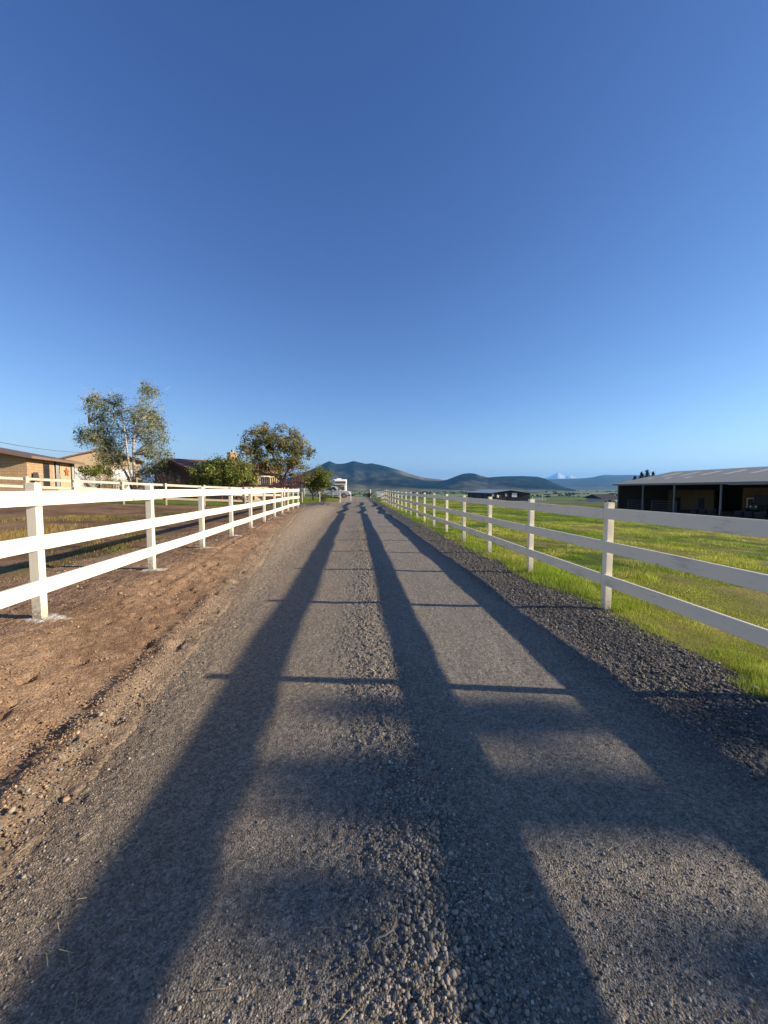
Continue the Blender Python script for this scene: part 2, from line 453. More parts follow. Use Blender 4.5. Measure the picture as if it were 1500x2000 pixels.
X_, Y_ = GX, GY
gz = H(X_, Y_)
near = ss(60, 20, np.abs(X_)) * ss(90, 40, Y_)
gz = gz + near * (.05 * (fbm(X_ * .9, Y_ * .9, 21, 3) - .5) + .035 * (fbm(X_ * 4, Y_ * 4, 22, 2) - .5)) * ss(-4.3, -5.2, X_) \
    + near * .05 * (fbm(X_ * .8, Y_ * .8, 23, 3) - .5) * ss(3.6, 4.4, X_)
gz = gz + ss(700, 2500, np.hypot(X_, Y_)) * 6 * (fbm(X_ * .0007, Y_ * .0007, 50, 3) - .5)
under = (X_ > -5.0) & (X_ < xr(Y_) - .15) & (Y_ > .2) & (Y_ < 31)
under |= (X_ > -2.6) & (X_ < 3.0) & (Y_ > .2) & (Y_ < 94)
gz = gz - np.where(under, .07, 0)
GC = ground_col(X_, Y_)
struct(npmesh('ground', np.stack([X_, Y_, gz], -1).reshape(-1, 3), grid(X_, Y_), M['ground'], GC.reshape(-1, 3), True))

# ------------------------------------------------------------------ gravel road (fine relief near the camera)
def road_relief(X, Y):
    c = np.exp(-((X - .22) / .34) ** 2)                        # loose ridge between the wheel tracks
    s = ss(2.0, 2.7, X)                                        # windrow by the fence
    amp = .0020 + .0055 * c + .0075 * s + .003 * ss(-1.2, -1.6, X)
    f = 1.2 * (vn(X * 60, Y * 60, 1) - .5) + .9 * (vn(X * 110, Y * 110, 2) - .5) + .6 * (vn(X * 24, Y * 24, 3) - .5)
    return amp * 2 * f + .013 * c + .012 * s * ss(3.5, 3.0, X) + .03 * (fbm(X * 1.6, Y * .7, 8, 3) - .5)


ys = np.exp(np.linspace(math.log(.8), math.log(96), 640))
us = np.linspace(0, 1, 430)
U, YY = np.meshgrid(us, ys)
lo = np.where(YY < 31, xl(YY) - .35, -3.2); hi = xr(YY) + .3
XX = lo + (hi - lo) * U
edge = np.minimum(XX - (xl(YY) if True else 0) + np.where(YY > 31, 1.6, 0) + .16 * (fbm(XX * 2.5, YY * 2.5, 60, 4) - .5), xr(YY) + .35 * (fbm(XX * 1.5, YY * 1.5, 61, 4) - .5) - XX)
zz = H(XX, YY) + .004 + road_relief(XX, YY) + np.clip(edge * .5, -.12, 0)
n1 = fbm(XX * 3, YY * 1.2, 4, 4); n2 = vn(XX * 70, YY * 70, 6); n3 = fbm(XX * 12, YY * 12, 41, 3)
rc = mixc((.275, .215, .150), (.255, .222, .175), ss(-1.3, .5, XX + .8 * (n1 - .5)))
rc = mixc(rc, (.30, .25, .185), np.exp(-((XX - .22) / .32) ** 2) * .8)
rc = mixc(rc, (.125, .118, .108), ss(1.9, 2.6, XX + .5 * (n1 - .5)))
rc = mixc(rc, (.20, .14, .095), ss(.35, 0, XX - xl(YY) + .3 * (n1 - .5)) * (YY < 31))
n4 = fbm(XX * .9, YY * .45, 52, 4)
rc = mixc(rc, (.27, .21, .15), ss(.52, .70, n4) * ss(1.6, .6, XX) * .55)
rc = rc * (.66 + .42 * n2 + .28 * n3)[..., None]
struct(npmesh('gravel_road', np.stack([XX, YY, zz], -1).reshape(-1, 3), grid(XX, YY), M['gravel'], rc.reshape(-1, 3), False))

FLP = [(-3.29 - .034 * (y - 4.21) + (.07 if y > 27 else 0), y) for y in (1.86, 4.21, 6.6, 8.93, 11.25, 13.6, 15.97, 18.4, 20.7, 23.0, 25.4, 27.7)]

# ------------------------------------------------------------------ bare dirt verge up to and under the left fence
ys = np.exp(np.linspace(math.log(.8), math.log(33), 520))
us = np.linspace(0, 1, 300)
U, YY = np.meshgrid(us, ys)
lo = np.full_like(YY, -5.4); hi = xl(YY) + .3
XX = lo + (hi - lo) * U
e = XX - xl(YY)
lump = ss(.42, .62, fbm(XX * 1.2, YY * 1.8, 71, 3))
berm = (.006 + .045 * lump) * np.exp(-((e + .12 + .1 * (fbm(XX * .8, YY * 1.1, 78, 2) - .5)) / .10) ** 2) * ss(14, 5, YY)
rel = .022 * (fbm(XX * 7, YY * 7, 72, 3) - .5) + .013 * (vn(XX * 28, YY * 28, 73) - .5) + .009 * (vn(XX * 60, YY * 60, 74) - .5) + .012 * np.sin((e + .75) * 26) * np.exp(-((e + .75) / .22) ** 2) * ss(.35, .55, fbm(XX * .4, YY * .5, 79, 2))
rel = rel - .035 * ss(.70, .80, vn(XX * 7.5, YY * 7.5, 75)) * ss(.45, .6, fbm(XX * .9, YY * .9, 76, 2)) \
    + .05 * (fbm(XX * 1.1, YY * 1.1, 77, 3) - .5)
zz = H(XX, YY) + .012 + rel + berm + np.clip(-(e - .12) * .5, -.12, 0) - .1 * ss(-5.0, -5.4, XX)
n1 = fbm(XX * 1.3, YY * 1.3, 3, 4); n2 = fbm(XX * 9, YY * 9, 45, 3)
dc = mixc((.19, .115, .068), (.32, .205, .122), ss(.3, .7, n1 * .5 + n2 * .5))
dc = mixc(dc, (.25, .19, .13), ss(-.35, 0, e) * .7)
dc = mixc(dc, (.30, .235, .17), ss(.80, .92, vn(XX * 35, YY * 35, 46)) * .6)
for (px_, py_) in FLP[1:10]:                          # white overspray left on the soil when the posts were painted
    rr_ = np.hypot((XX - px_ - .06) / 1.35, YY - py_ + .04)
    k_ = ss(.50, .62, .62 * np.exp(-(rr_ / .17) ** 2) + .42 * fbm(XX * 9, YY * 9, 88, 4) + .10 * (vn(XX * 55, YY * 55, 89) - .5)) * ss(.48, .3, rr_)
    dc = mixc(dc, (.62, .58, .50), k_ * .9)
struct(npmesh('dirt_verge', np.stack([XX, YY, zz], -1).reshape(-1, 3), grid(XX, YY), M['dirt'], dc.reshape(-1, 3), False))

# ------------------------------------------------------------------ loose stones, clods, straw (nobody could count them)
ICO = None
def ico():
    t = (1 + 5 ** .5) / 2
    v = np.array([(-1, t, 0), (1, t, 0), (-1, -t, 0), (1, -t, 0), (0, -1, t), (0, 1, t), (0, -1, -t), (0, 1, -t), (t, 0, -1), (t, 0, 1), (-t, 0, -1), (-t, 0, 1)], float)
    v /= np.linalg.norm(v[0])
    f = np.array([(0, 11, 5), (0, 5, 1), (0, 1, 7), (0, 7, 10), (0, 10, 11), (1, 5, 9), (5, 11, 4), (11, 10, 2), (10, 7, 6), (7, 1, 8), (3, 9, 4), (3, 4, 2), (3, 2, 6), (3, 6, 8), (3, 8, 9), (4, 9, 5), (2, 4, 11), (6, 2, 10), (8, 6, 7), (9, 8, 1)])
    return v, f


def scatter_stones(name, X, Y, Z, S, C, m, flat=.7):
    v, f = ico(); n = len(X)
    jit = 1 + .28 * (rng.random((n, 12, 1)) - .5) * 2
    sc3 = np.stack([.75 + .6 * rng.random(n), .75 + .6 * rng.random(n), flat * (.7 + .5 * rng.random(n))], -1)[:, None, :]
    p = v[None] * jit * sc3 * S[:, None, None]
    a = rng.random(n) * 6.283; ca, sa = np.cos(a)[:, None], np.sin(a)[:, None]
    b = (rng.random(n) - .5) * 1.2; cb, sb = np.cos(b)[:, None], np.sin(b)[:, None]
    y = p[..., 1] * cb - p[..., 2] * sb; z = p[..., 1] * sb + p[..., 2] * cb; x = p[..., 0]
    q = np.stack([x * ca - y * sa + X[:, None], x * sa + y * ca + Y[:, None], z + Z[:, None]], -1)
    F = (f[None] + (np.arange(n) * 12)[:, None, None]).reshape(-1, 3)
    o = npmesh(name, q.reshape(-1, 3), F, m, np.repeat(C, 12, 0))
    o['kind'] = 'stuff'
    return o


n = 260000
Y0 = np.exp(rng.uniform(math.log(.95), math.log(17), n)); X0 = rng.uniform(-1.75, 3.55, n)
cen = np.exp(-((X0 - .22 - .1 * np.sin(Y0)) / .30) ** 2); sho = ss(2.0, 2.6, X0); lft = ss(-1.25, -1.6, X0)
nearfoot = ss(2.2, 1.2, Y0)
dens = .10 + .85 * cen + .75 * sho + .12 * lft + .16 * nearfoot * ss(-.8, 0, X0)
keep = (rng.random(n) < dens) & (np.abs((X0 - Y0 * .076)) < Y0 * 1.06 + .1) & (X0 > xl(Y0) - .03) & (X0 < xr(Y0) + .05)
X0, Y0, cen, sho, lft, nearfoot = (a[keep] for a in (X0, Y0, cen, sho, lft, nearfoot))
n = len(X0)
base = .0026 + .0022 * cen + .0034 * sho + .0014 * lft + .0008 * nearfoot
S = base * .92 * np.exp(rng.normal(0, .34, n)) * (1 + .04 * Y0)
big = rng.random(n) < (.012 + .03 * cen * nearfoot + .012 * sho); S[big] *= 1.6
Z0 = H(X0, Y0) + .004 + road_relief(X0, Y0) + S * .15
g = np.exp(rng.normal(0, .35, n))
C = np.stack([.235 * g, .20 * g, .155 * g], -1) * (1 - .34 * sho[:, None])
tan = rng.random(n) < .10; C[tan] = np.array([.33, .27, .20]) * g[tan, None]
C = np.clip(C, .03, .5)
scatter_stones('gravel', X0, Y0, Z0, S, C, M['stone'])

n = 90000
Y0 = np.exp(rng.uniform(math.log(1.5), math.log(22), n)); X0 = rng.uniform(-5.2, -1.5, n)
e0 = X0 - xl(Y0)
keep = (e0 < .1) & (rng.random(n) < .12 + .8 * np.exp(-((e0 + .05) / .15) ** 2) + .5 * ss(.5, .65, fbm(X0 * 1.5, Y0 * 1.5, 90, 3))) & (np.abs(X0 - Y0 * .076) < Y0 * 1.07 + .1)
X0, Y0, e0 = X0[keep], Y0[keep], e0[keep]; n = len(X0)
S = .0036 * np.exp(rng.normal(0, .45, n)) * (1 + .03 * Y0)
Z0 = H(X0, Y0) + .012 + (.03 + .055 * ss(.35, .65, fbm(X0 * 1.2, Y0 * 1.8, 71, 3))) * np.exp(-((e0 + .12) / .085) ** 2) * ss(14, 5, Y0) + .05 * (fbm(X0 * 1.1, Y0 * 1.1, 77, 3) - .5) + S * .2
g = np.exp(rng.normal(0, .25, n))
C = np.array([.28, .185, .11])[None] * g[:, None]
gry = rng.random(n) < .35 * np.exp(-((e0 - .03) / .15) ** 2); C[gry] = np.array([.16, .155, .15]) * g[gry, None]
lt = rng.random(n) < .06; C[lt] = (.34, .28, .20)
scatter_stones('dirt_clods', X0, Y0, Z0, S, C, M['stone'], .8)

# dry straw and needle bits
n = 700
Y0 = np.exp(rng.uniform(math.log(1.1), math.log(9), n)); X0 = rng.uniform(-3.4, 3.3, n)
L0 = rng.uniform(.018, .06, n); A0 = rng.random(n) * 6.283; B0 = (rng.random(n) - .3) * .5
zb = H(X0, Y0) + .022 + .02 * np.exp(-((X0 - .22) / .34) ** 2) + .03 * ss(2, 2.7, X0)
d = np.stack([np.cos(A0) * np.cos(B0), np.sin(A0) * np.cos(B0), np.sin(B0)], -1) * L0[:, None]
s = np.stack([-np.sin(A0), np.cos(A0), np.zeros(n)], -1) * .0013
p = np.stack([X0, Y0, zb], -1); up = np.array([0, 0, .002])
V = np.stack([p - s, p + s, p + up, p + d - s, p + d + s, p + d + up], 1).reshape(-1, 3)
F = np.array([(0, 1, 4, 3), (1, 2, 5, 4), (2, 0, 3, 5)])[None] + (np.arange(n) * 6)[:, None, None]
npmesh('straw', V, F.reshape(-1, 4), M['straw'])['kind'] = 'stuff'

# the one curved twig lying near the bottom of the picture
tx, ty = P(762, 1.31); tz = float(H(tx, ty)) + .03
t = MB(); q = [(-.065, .005, .0), (-.045, .018, .012), (-.015, .022, .014), (.012, .035, .016), (.028, .06, .02), (.035, .085, .014)]
t.tube(q, [.0022, .003, .0034, .0034, .003, .0018], 7)
t.tube([q[4], (.024, .085, .03), (.018, .10, .028)], [.0022, .0016, .001], 6)
o = t.build('twig', mk('twig_bark', (.36, .27, .17), .9, .3, 40), None, smooth=True); o.location = (tx, ty, tz)
tag(o, 'curved pale twig lying on the loose gravel near the camera', 'twig')

# ------------------------------------------------------------------ grass
def blades(name, X, Y, Hh, W, C, m=None, lean=.45):
    n = len(X); a = rng.random(n) * 6.283
    z = H(X, Y) - .012
    s = np.stack([np.cos(a), np.sin(a), np.zeros(n)], -1) * (W / 2)[:, None]
    b = rng.random(n) * 6.283; l = lean * rng.random(n)
    tip = np.stack([np.cos(b) * l, np.sin(b) * l, np.ones(n)], -1) * Hh[:, None]
    p = np.stack([X, Y, z], -1)
    V = np.stack([p - s, p + s, p + tip], 1).reshape(-1, 3)
    c3 = np.repeat(C, 3, 0)
    o = npmesh(name, V, np.arange(3 * n).reshape(n, 3), m or M['grass'], c3)
    o['kind'] = 'stuff'; return o


def in_view(X, Y, mrg=.06):
    d = X * SN + Y * CS; xc = X * CS - Y * SN
    return np.abs(xc) < d * (1 + mrg) + .15


def pasture_cols(X, Y):
    k = len(X)
    n1 = fbm(X * .35, Y * .35, 3, 5); n2 = fbm(X * 1.7, Y * 1.7, 5, 4); n3 = fbm(X * .08, Y * .08, 9, 3)
    c = mixc((.15, .255, .022), (.38, .41, .065), ss(.35, .65, n1 + .25 * (rng.random(k) - .5)))
    c = mixc(c, (.56, .44, .18), (ss(.50, .66, n2 * .6 + n3 * .4) * .6 + .10) * (rng.random(k) < .55))
    cl = .62 + .76 * fbm(X * 2.3, Y * 2.3, 27, 3)
    return np.clip(c * (cl * np.exp(rng.normal(0, .34, k)))[:, None], .01, .7)


def strip_green(X, Y, c):
    k = (ss(1.3, .3, X - xr(Y)) * (.35 + .65 * ss(.4, .6, fbm(X * 1.3, Y * 1.3, 19, 3))))
    return mixc(c, np.array((.20, .31, .03))[None] * np.exp(rng.normal(0, .25, len(X)))[:, None], k * .6)


def pasture_pts(n, d0, d1):
    d = np.exp(rng.uniform(math.log(d0), math.log(d1), n)); px = rng.uniform(740, 1540, n)
    xc = (px - 750) * d / 750
    X = xc * CS + d * SN; Y = d * CS - xc * SN
    return X, Y, d


Xa, Ya, da = pasture_pts(620000, 3.0, 75)
k = (Xa > xr(Ya) - .12 + .45 * (fbm(Xa * 1.5, Ya * 1.5, 61, 4) - .5) + .30 * rng.random(len(Xa)) ** 2 - .1) & (Ya < 70) & (Xa < 42)
Xa, Ya, da = Xa[k], Ya[k], da[k]
tuft = fbm(Xa * 1.1, Ya * 1.1, 15, 3)
strip = ss(1.2, .2, Xa - xr(Ya))
hh = (.020 + .055 * ss(.42, .66, tuft) + .022 * strip * ss(.3, .6, fbm(Xa * 2.6, Ya * 2.6, 16, 2))) * (.5 + rng.random(len(Xa)))
blades('grass', Xa, Ya, hh, np.maximum(.0035, .0011 * da), strip_green(Xa, Ya, pasture_cols(Xa, Ya)))

# patchy grass of the left paddock and a few tufts by the left posts
n = 160000
d = np.exp(rng.uniform(math.log(6.5), math.log(30), n)); px = rng.uniform(-40, 560, n)
xc = (px - 750) * d / 750; Xa = xc * CS + d * SN; Ya = d * CS - xc * SN
k = (Xa < -4.4) & (beyond_mid(Xa, Ya) < .2) & (rng.random(n) < grass_cover(Xa, Ya) * .9)
Xa, Ya, da = Xa[k], Ya[k], d[k]; k = len(Xa)
n1 = fbm(Xa * .3, Ya * .3, 66, 3)
c = mixc((.10, .13, .025), (.40, .28, .10), ss(.42, .6, n1 + .3 * (rng.random(k) - .5)))
blades('paddock_grass', Xa, Ya, (.04 + .08 * rng.random(k)) * (.7 + .6 * ss(.4, .6, n1)), np.maximum(.004, .0011 * da), np.clip(c * np.exp(rng.normal(0, .2, k))[:, None], .01, .6))

# lawn strip in front of the house, behind the wire fence
n = 60000
Xa = rng.uniform(-14, -2.2, n); Ya = rng.uniform(43.4, 60, n)
k = np.ones(n, bool)
c = mixc((.14, .22, .03), (.30, .33, .07), rng.random(n))
blades('lawn_grass', Xa, Ya, .05 + .06 * rng.random(n), np.full(n, .05), c)


# ------------------------------------------------------------------ board fences
def gz_at(x, y): return float(H(x, y))


def fence(name, label, pts, side, rails, ph, joint=True, group=None, rh=.15, sink=.3, drop=0):
    """pts: (x, y, zground) of each post; rails fixed to the 'side' face (left = +1 of travel direction)"""
    b = Vector(pts[0]); root = thing(name, label, 'fence', b, 0, group)
    n = len(pts); loc = [Vector(p) - b for p in pts]
    for i, p in enumerate(loc):
        q = loc[min(i + 1, n - 1)] - loc[max(i - 1, 0)]; rz = math.atan2(q.y, q.x)
        m = MB(); hgt = ph + random.uniform(-.012, .012)
        m.box((p.x, p.y, p.z + (hgt - sink) / 2), (.092, .092, hgt + sink), rz + random.uniform(-.06, .06))
        o = m.build('post', M['post'], root, .004)
        o.rotation_euler = (0, 0, 0)
    for ri, rz_ in enumerate(rails):
        i = 0; first = 1 if (ri % 2) else 2
        while i < n - 1:
            j = min(n - 1, i + (first if i == 0 else 2)) if joint else i + 1
            m = MB(); vs = []
            ks = list(range(i, j + 1))
            for kk, k_ in enumerate(ks):
                q = loc[min(k_ + 1, n - 1)] - loc[max(k_ - 1, 0)]; q.z = 0; q.normalize()
                nrm = Vector((-q.y, q.x, 0)) * side
                c = loc[k_] + nrm * .0665 + Vector((0, 0, rz_ + random.uniform(-.008, .008)))
                if kk == 0: c = c + q * .0045
                if kk == len(ks) - 1: c = c - q * .0045
                if k_ == 0: c = c - q * .05
                if k_ == n - 1: c = c + q * .05
                vs.append((c, nrm))
            path = []
            for kk in range(len(vs) - 1):            # a little sag and bow in every board
                (a, na), (c, nc) = vs[kk], vs[kk + 1]
                for t_ in (0, .5):
                    path.append((a.lerp(c, t_) + (Vector((0, 0, random.uniform(-.010, .004))) + na * random.uniform(-.006, .006)) * (1 if t_ else 0), na))
            path.append(vs[-1])
            V = []; Fc = []
            for p, nn in path:
                for sx, sz in ((-1, -1), (1, -1), (1, 1), (-1, 1)):
                    V.append(p + nn * (sx * .019) + Vector((0, 0, sz * rh / 2)))
            for s_ in range(len(path) - 1):
                for k_ in range(4):
                    Fc.append((s_ * 4 + k_, s_ * 4 + (k_ + 1) % 4, s_ * 4 + 4 + (k_ + 1) % 4, s_ * 4 + 4 + k_))
            Fc += [(3, 2, 1, 0), tuple(len(V) - 4 + k_ for k_ in range(4))]
            m.add(V, Fc); m.build('rail', M['rail'], root, .003)
            i = j
    return root


RAILS = (.443, .903, 1.363)
FR = [(3.52, 5.07 + 2.36 * k) for k in range(-2, 20)]
fence('board_fence', 'white board fence along the green pasture right of the road, its shaded side facing us',
      [(x, y, gz_at(x, y)) for x, y in FR], 1, RAILS, 1.51)
FL = FLP
fence('board_fence', 'sunlit white three-rail board fence between the brown dirt verge and the paddock on the left',
      [(x, y, gz_at(x, y)) for x, y in FL], -1, [r - .11 for r in RAILS], 1.40)
pm = [on_line(px, MA, MB_) for px in (-60, -5, 55, 148, 242, 325, 400, 479, 556)]
fence('board_fence', 'white board fence across the back of the paddock, before the block shed',
      [(x, y, gz_at(x, y)) for x, y in pm], 1, RAILS, 1.5, joint=False)
pf = [P(px, 60) for px in (566, 594, 622, 650)]
fence('board_fence', 'short white rail fence behind the small round willow, far left of the road',
      [(x, y, gz_at(x, y)) for x, y in pf], 1, (.62, .95, 1.28), 1.38, joint=False, rh=.17)

# ------------------------------------------------------------------ trees
def leafcloud(centers, spread, per, size, cols, droop=0., jit=.25):
    """quads scattered about cluster centres"""
    C = np.repeat(np.asarray(centers), per, 0); n = len(C)
    off = rng.normal(0, 1, (n, 3)) * np.repeat(np.asarray(spread), per, 0)
    p = C + off
    p[:, 2] -= droop * rng.random(n) ** 1.5
    u = rng.normal(0, 1, (n, 3)); u[:, 2] -= droop * .8; u /= np.linalg.norm(u, axis=1)[:, None]
    w = rng.normal(0, 1, (n, 3)); w -= (w * u).sum(1)[:, None] * u; w /= np.linalg.norm(w, axis=1)[:, None]
    s = size * np.exp(rng.normal(0, .3, n))[:, None]
    V = np.stack([p - u * s, p + w * s * .45, p + u * s, p - w * s * .45], 1).reshape(-1, 3)
    cc = np.asarray(cols)[rng.integers(0, len(cols), n)]
    clus = np.repeat(np.exp(rng.normal(0, jit, len(centers))), per)
    cc = np.clip(cc * clus[:, None] * np.exp(rng.normal(0, .2, n))[:, None], .005, .7)
    return V, np.arange(4 * n).reshape(n, 4), np.repeat(cc, 4, 0)


def tree(name, label, cat, loc, trunks, lobes, size, cols, barkmat, per=26, droop=0., group=None, branches=1.0, twigs=0):
    """trunks: polylines [(x,y,z,r)...]; lobes: (centre, radii, clusters, cluster spread)"""
    root = thing(name, label, cat, loc, 0, group)
    tb = MB()
    for tr in trunks:
        tb.tube([p[:3] for p in tr], [p[3] for p in tr], 8)
    allp = [Vector(p[:3]) for tr in trunks for p in tr[1:]]
    cen, spr = [], []
    for (c, r, k, sp) in lobes:
        for _ in range(k):
            v = rng.normal(0, 1, 3); v /= np.linalg.norm(v); q = rng.random() ** .42
            pt = np.array(c) + v * q * np.array(r)
            cen.append(pt); spr.append([sp * (.7 + .6 * rng.random())] * 3)
            if rng.random() < branches:
                e_ = Vector(pt)
                cand = [a for a in allp if a.z < e_.z + .15] or allp
                a = min(cand, key=lambda s_: (s_ - e_).length + .5 * max(0, s_.z - e_.z + .6))
                mid = a.lerp(e_, .5) + Vector((rng.normal(0, .1), rng.normal(0, .1), .12 * (e_ - a).length * .5))
                r0 = .012 + .012 * (e_ - a).length
                tb.tube([a, mid, e_, e_ + (e_ - mid) * .35 + Vector((0, 0, -droop * .5))], [r0, r0 * .65, r0 * .35, .004], 4, False)
    tb.build('trunk', barkmat, root, smooth=True)
    if twigs:                                        # fine twigs through the crown
        tw = MB()
        for c_ in cen:
            for _ in range(twigs):
                a = Vector(c_) + Vector(rng.normal(0, .25, 3)); d_ = Vector(rng.normal(0, .28, 3)) + Vector((0, 0, .15))
                tw.tube([a, a + d_, a + d_ * 1.7 + Vector((0, 0, -droop * .7))], [.012, .009, .004], 3, False)
        tw.build('twigs', M['twig_grey'], root)
    V, F, Cc = leafcloud(cen, spr, per, size, cols, droop)
    o = npmesh('crown', V, F, M['leaf'], Cc); o.parent = root
    return root


def gl(px, d):
    x, y = P(px, d); return (x, y, gz_at(x, y))


s40 = 40 / 750                                   # metres per photo pixel at 40 m
BIR = [(.16, .20, .05), (.23, .26, .07), (.10, .14, .04), (.34, .33, .13)]
bx = gl(265, 40)
zb = bx[2]
def bp_(px, py, dy=0):                            # local point of the birch seen at (px, py)
    return ((px - 256) * s40, dy, Zat(py, 40) - zb)
tree('birch_tree', 'tall loose birch with pale trunks and drooping twigs between shed and brown house', 'tree', bx,
     [[(0, 0, -.2, .18), (*bp_(258, 930, -.3), .15), (*bp_(262, 890, -.7), .12), (*bp_(268, 850, -1.0), .09), (*bp_(273, 815, -.9), .06), (*bp_(277, 785, -.5), .035), (*bp_(281, 760, -.3), .012)],
      [(.1, .1, -.2, .13), (*bp_(252, 920, -.5), .11), (*bp_(254, 870, -1.1), .10), (*bp_(250, 830, -1.0), .06), (*bp_(228, 795, .4), .03), (*bp_(205, 765, .3), .012)],
      [(-.1, 0, -.2, .13), (*bp_(244, 933), .12), (*bp_(230, 905), .10), (*bp_(208, 870), .07), (*bp_(190, 845), .04), (*bp_(175, 830), .02)],
      [(*bp_(268, 850, -1.0), .06), (*bp_(282, 822, -.9), .045), (*bp_(294, 798, -.3), .02), (*bp_(304, 780), .008)]],
     [(bp_(200, 805), (1.3, 1.4, 1.7), 26, .30), (bp_(192, 855), (1.5, 1.6, 1.2), 38, .32), (bp_(215, 885), (1.7, 1.5, 1.2), 42, .30), (bp_(245, 830), (1.3, 1.4, 2.2), 26, .34),
      (bp_(280, 800), (1.5, 1.5, 2.0), 34, .30), (bp_(290, 845), (1.6, 1.5, 1.7), 38, .34), (bp_(290, 890), (2.0, 1.5, 1.2), 24, .36), (bp_(285, 925), (1.8, 1.2, .9), 18, .36), (bp_(186, 785), (.7, .6, .9), 9, .24), (bp_(232, 790), (.8, .8, .9), 7, .26), (bp_(290, 762), (.8, .6, .5), 8, .25), (bp_(163, 850), (.6, .6, .7), 8, .28)],
     .085, BIR, M['birch'], per=58, droop=.45, branches=1.0, twigs=7)

s42 = 42 / 750
def lobe_tree(name, label, base_px, d, box, trunks, n, size, cols, per, sp, barkmat=None, droop=.1, flat=1., extra=()):
    """crown filling the photo box (x0,y0,x1,y1) at depth d, made of uneven lobes"""
    b = gl(base_px, d); s = d / 750; x0, y0, x1, y1 = box
    cx, cz = ((x0 + x1) / 2 - base_px) * s, Zat((y0 + y1) / 2, d) - b[2]
    rx, rz = (x1 - x0) / 2 * s, (y1 - y0) / 2 * s
    lob = [((cx, 0, cz), (rx * .72, rx * .7, rz * .78), int(n * .45), sp)]
    for q in range(7):
        a = q / 7 * 6.283 + .4
        lob.append(((cx + math.cos(a) * rx * .58, rng.normal(0, rx * .3), cz + math.sin(a) * rz * .58), (rx * .36, rx * .4, rz * .38), int(n * .08), sp))
    for (ex, ey, er, k_) in extra:
        lob.append((((ex - base_px) * s, 0, Zat(ey, d) - b[2]), (er * s, er * s, er * s), k_, sp))
    tr = [[((px_ - base_px) * s, dy, (Zat(py_, d) - b[2]), r_) for (px_, py_, dy, r_) in t_] for t_ in trunks]
    return tree(name, label, 'tree', b, tr, lob, size, cols, barkmat or M['bark'], per=per, droop=droop)


OLV = [(.20, .195, .06), (.30, .245, .075), (.13, .135, .045), (.32, .23, .10), (.26, .265, .07)]
lobe_tree('deciduous_tree', 'largest dark olive tree, standing at the right end of the redwood deck', 552, 42, (470, 832, 614, 935),
          [[(552, 975, 0, .2), (550, 945, 0, .17), (545, 915, 0, .12), (530, 880, .3, .07), (515, 850, .2, .03)],
           [(550, 945, 0, .13), (562, 918, .1, .11), (575, 890, -.2, .07), (590, 860, 0, .03)],
           [(550, 940, 0, .1), (528, 920, -.3, .08), (500, 890, -.3, .03)],
           [(548, 972, 0, .08), (556, 950, -.3, .07), (560, 930, -.6, .05), (563, 925, -.8, .04)]],
          300, .10, OLV, 34, .21, droop=.15, extra=((490, 848, 14, 9), (577, 850, 13, 10), (605, 880, 10, 8), (515, 838, 12, 9), (580, 935, 20, 12), (600, 925, 14, 9)))
GRN = [(.15, .20, .04), (.24, .28, .06), (.09, .13, .03), (.32, .30, .08)]
lobe_tree('deciduous_tree', 'low rounded green tree in front of the brown roofed house, chimney behind it', 455, 39, (375, 888, 512, 955),
          [[(455, 975, 0, .11), (452, 950, 0, .1), (440, 925, 0, .06), (420, 905, .2, .03)],
           [(456, 972, 0, .1), (462, 945, .1, .08), (475, 920, 0, .05), (490, 900, 0, .02)],
           [(447, 972, .1, .08), (443, 945, .1, .06), (410, 925, 0, .02)]],
          250, .095, [(.19, .23, .055), (.30, .31, .085), (.12, .155, .04), (.40, .36, .11)], 34, .22, extra=((395, 930, 14, 9), (385, 940, 10, 8), (500, 935, 12, 8)))
WIL = [(.15, .19, .045), (.22, .25, .06), (.29, .28, .08), (.11, .14, .035)]
lobe_tree('willow_tree', 'small round willow with forked pale trunk standing on the lawn beside the pickup', 612, 46, (592, 916, 650, 962),
          [[(612, 976, 0, .13), (612, 963, 0, .12), (620, 945, 0, .06), (630, 930, 0, .03)], [(611, 966, 0, .1), (602, 950, .1, .07), (598, 938, 0, .04)], [(613, 968, 0, .08), (632, 950, -.1, .04)]],
          190, .085, WIL, 36, .18, M['bark'], droop=.15, extra=((640, 925, 9, 8), (600, 940, 9, 8), (645, 945, 8, 6), (622, 918, 9, 8)))

# bare and low shrubs
def shrub(name, label, loc, w, h, stems, colr, leafcols=None, leaf_n=0, size=.06, zlo=.3):
    root = thing(name, label, 'shrub', loc); tb = MB(); tips = []
    for i in range(stems):
        a = rng.random() * 6.283; k = rng.random() ** .6
        e_ = Vector((math.cos(a) * w / 2 * k, math.sin(a) * w / 2 * k * .8, h * (.55 + .45 * rng.random()) * (1 - .25 * k)))
        s_ = Vector((math.cos(a) * w * .08, math.sin(a) * w * .08, -.1))
        m_ = s_.lerp(e_, .5) + Vector((rng.normal(0, .06), rng.normal(0, .06), .1))
        tb.tube([s_, m_, e_], [.022, .014, .004], 4, False)
        for q in range(5):
            t_ = rng.uniform(.35, .95); b_ = m_.lerp(e_, (t_ - .5) * 2) if t_ > .5 else s_.lerp(m_, t_ * 2)
            d_ = Vector((rng.normal(0, .3), rng.normal(0, .3), rng.uniform(.1, .5))) * (h * .22)
            tb.tube([b_, b_ + d_], [.009, .003], 3, False); tips.append(b_ + d_)
        tips.append(e_)
    tb.build('stems', colr, root)
    if leaf_n:
        sel = [t for t in tips if t.z > h * zlo] or tips
        V, F, Cc = leafcloud([np.array(sel[rng.integers(0, len(sel))]) for _ in range(leaf_n)], [[.13] * 3] * leaf_n, 14, size, leafcols)
        o = npmesh('foliage', V, F, M['leaf'], Cc); o.parent = root
    return root


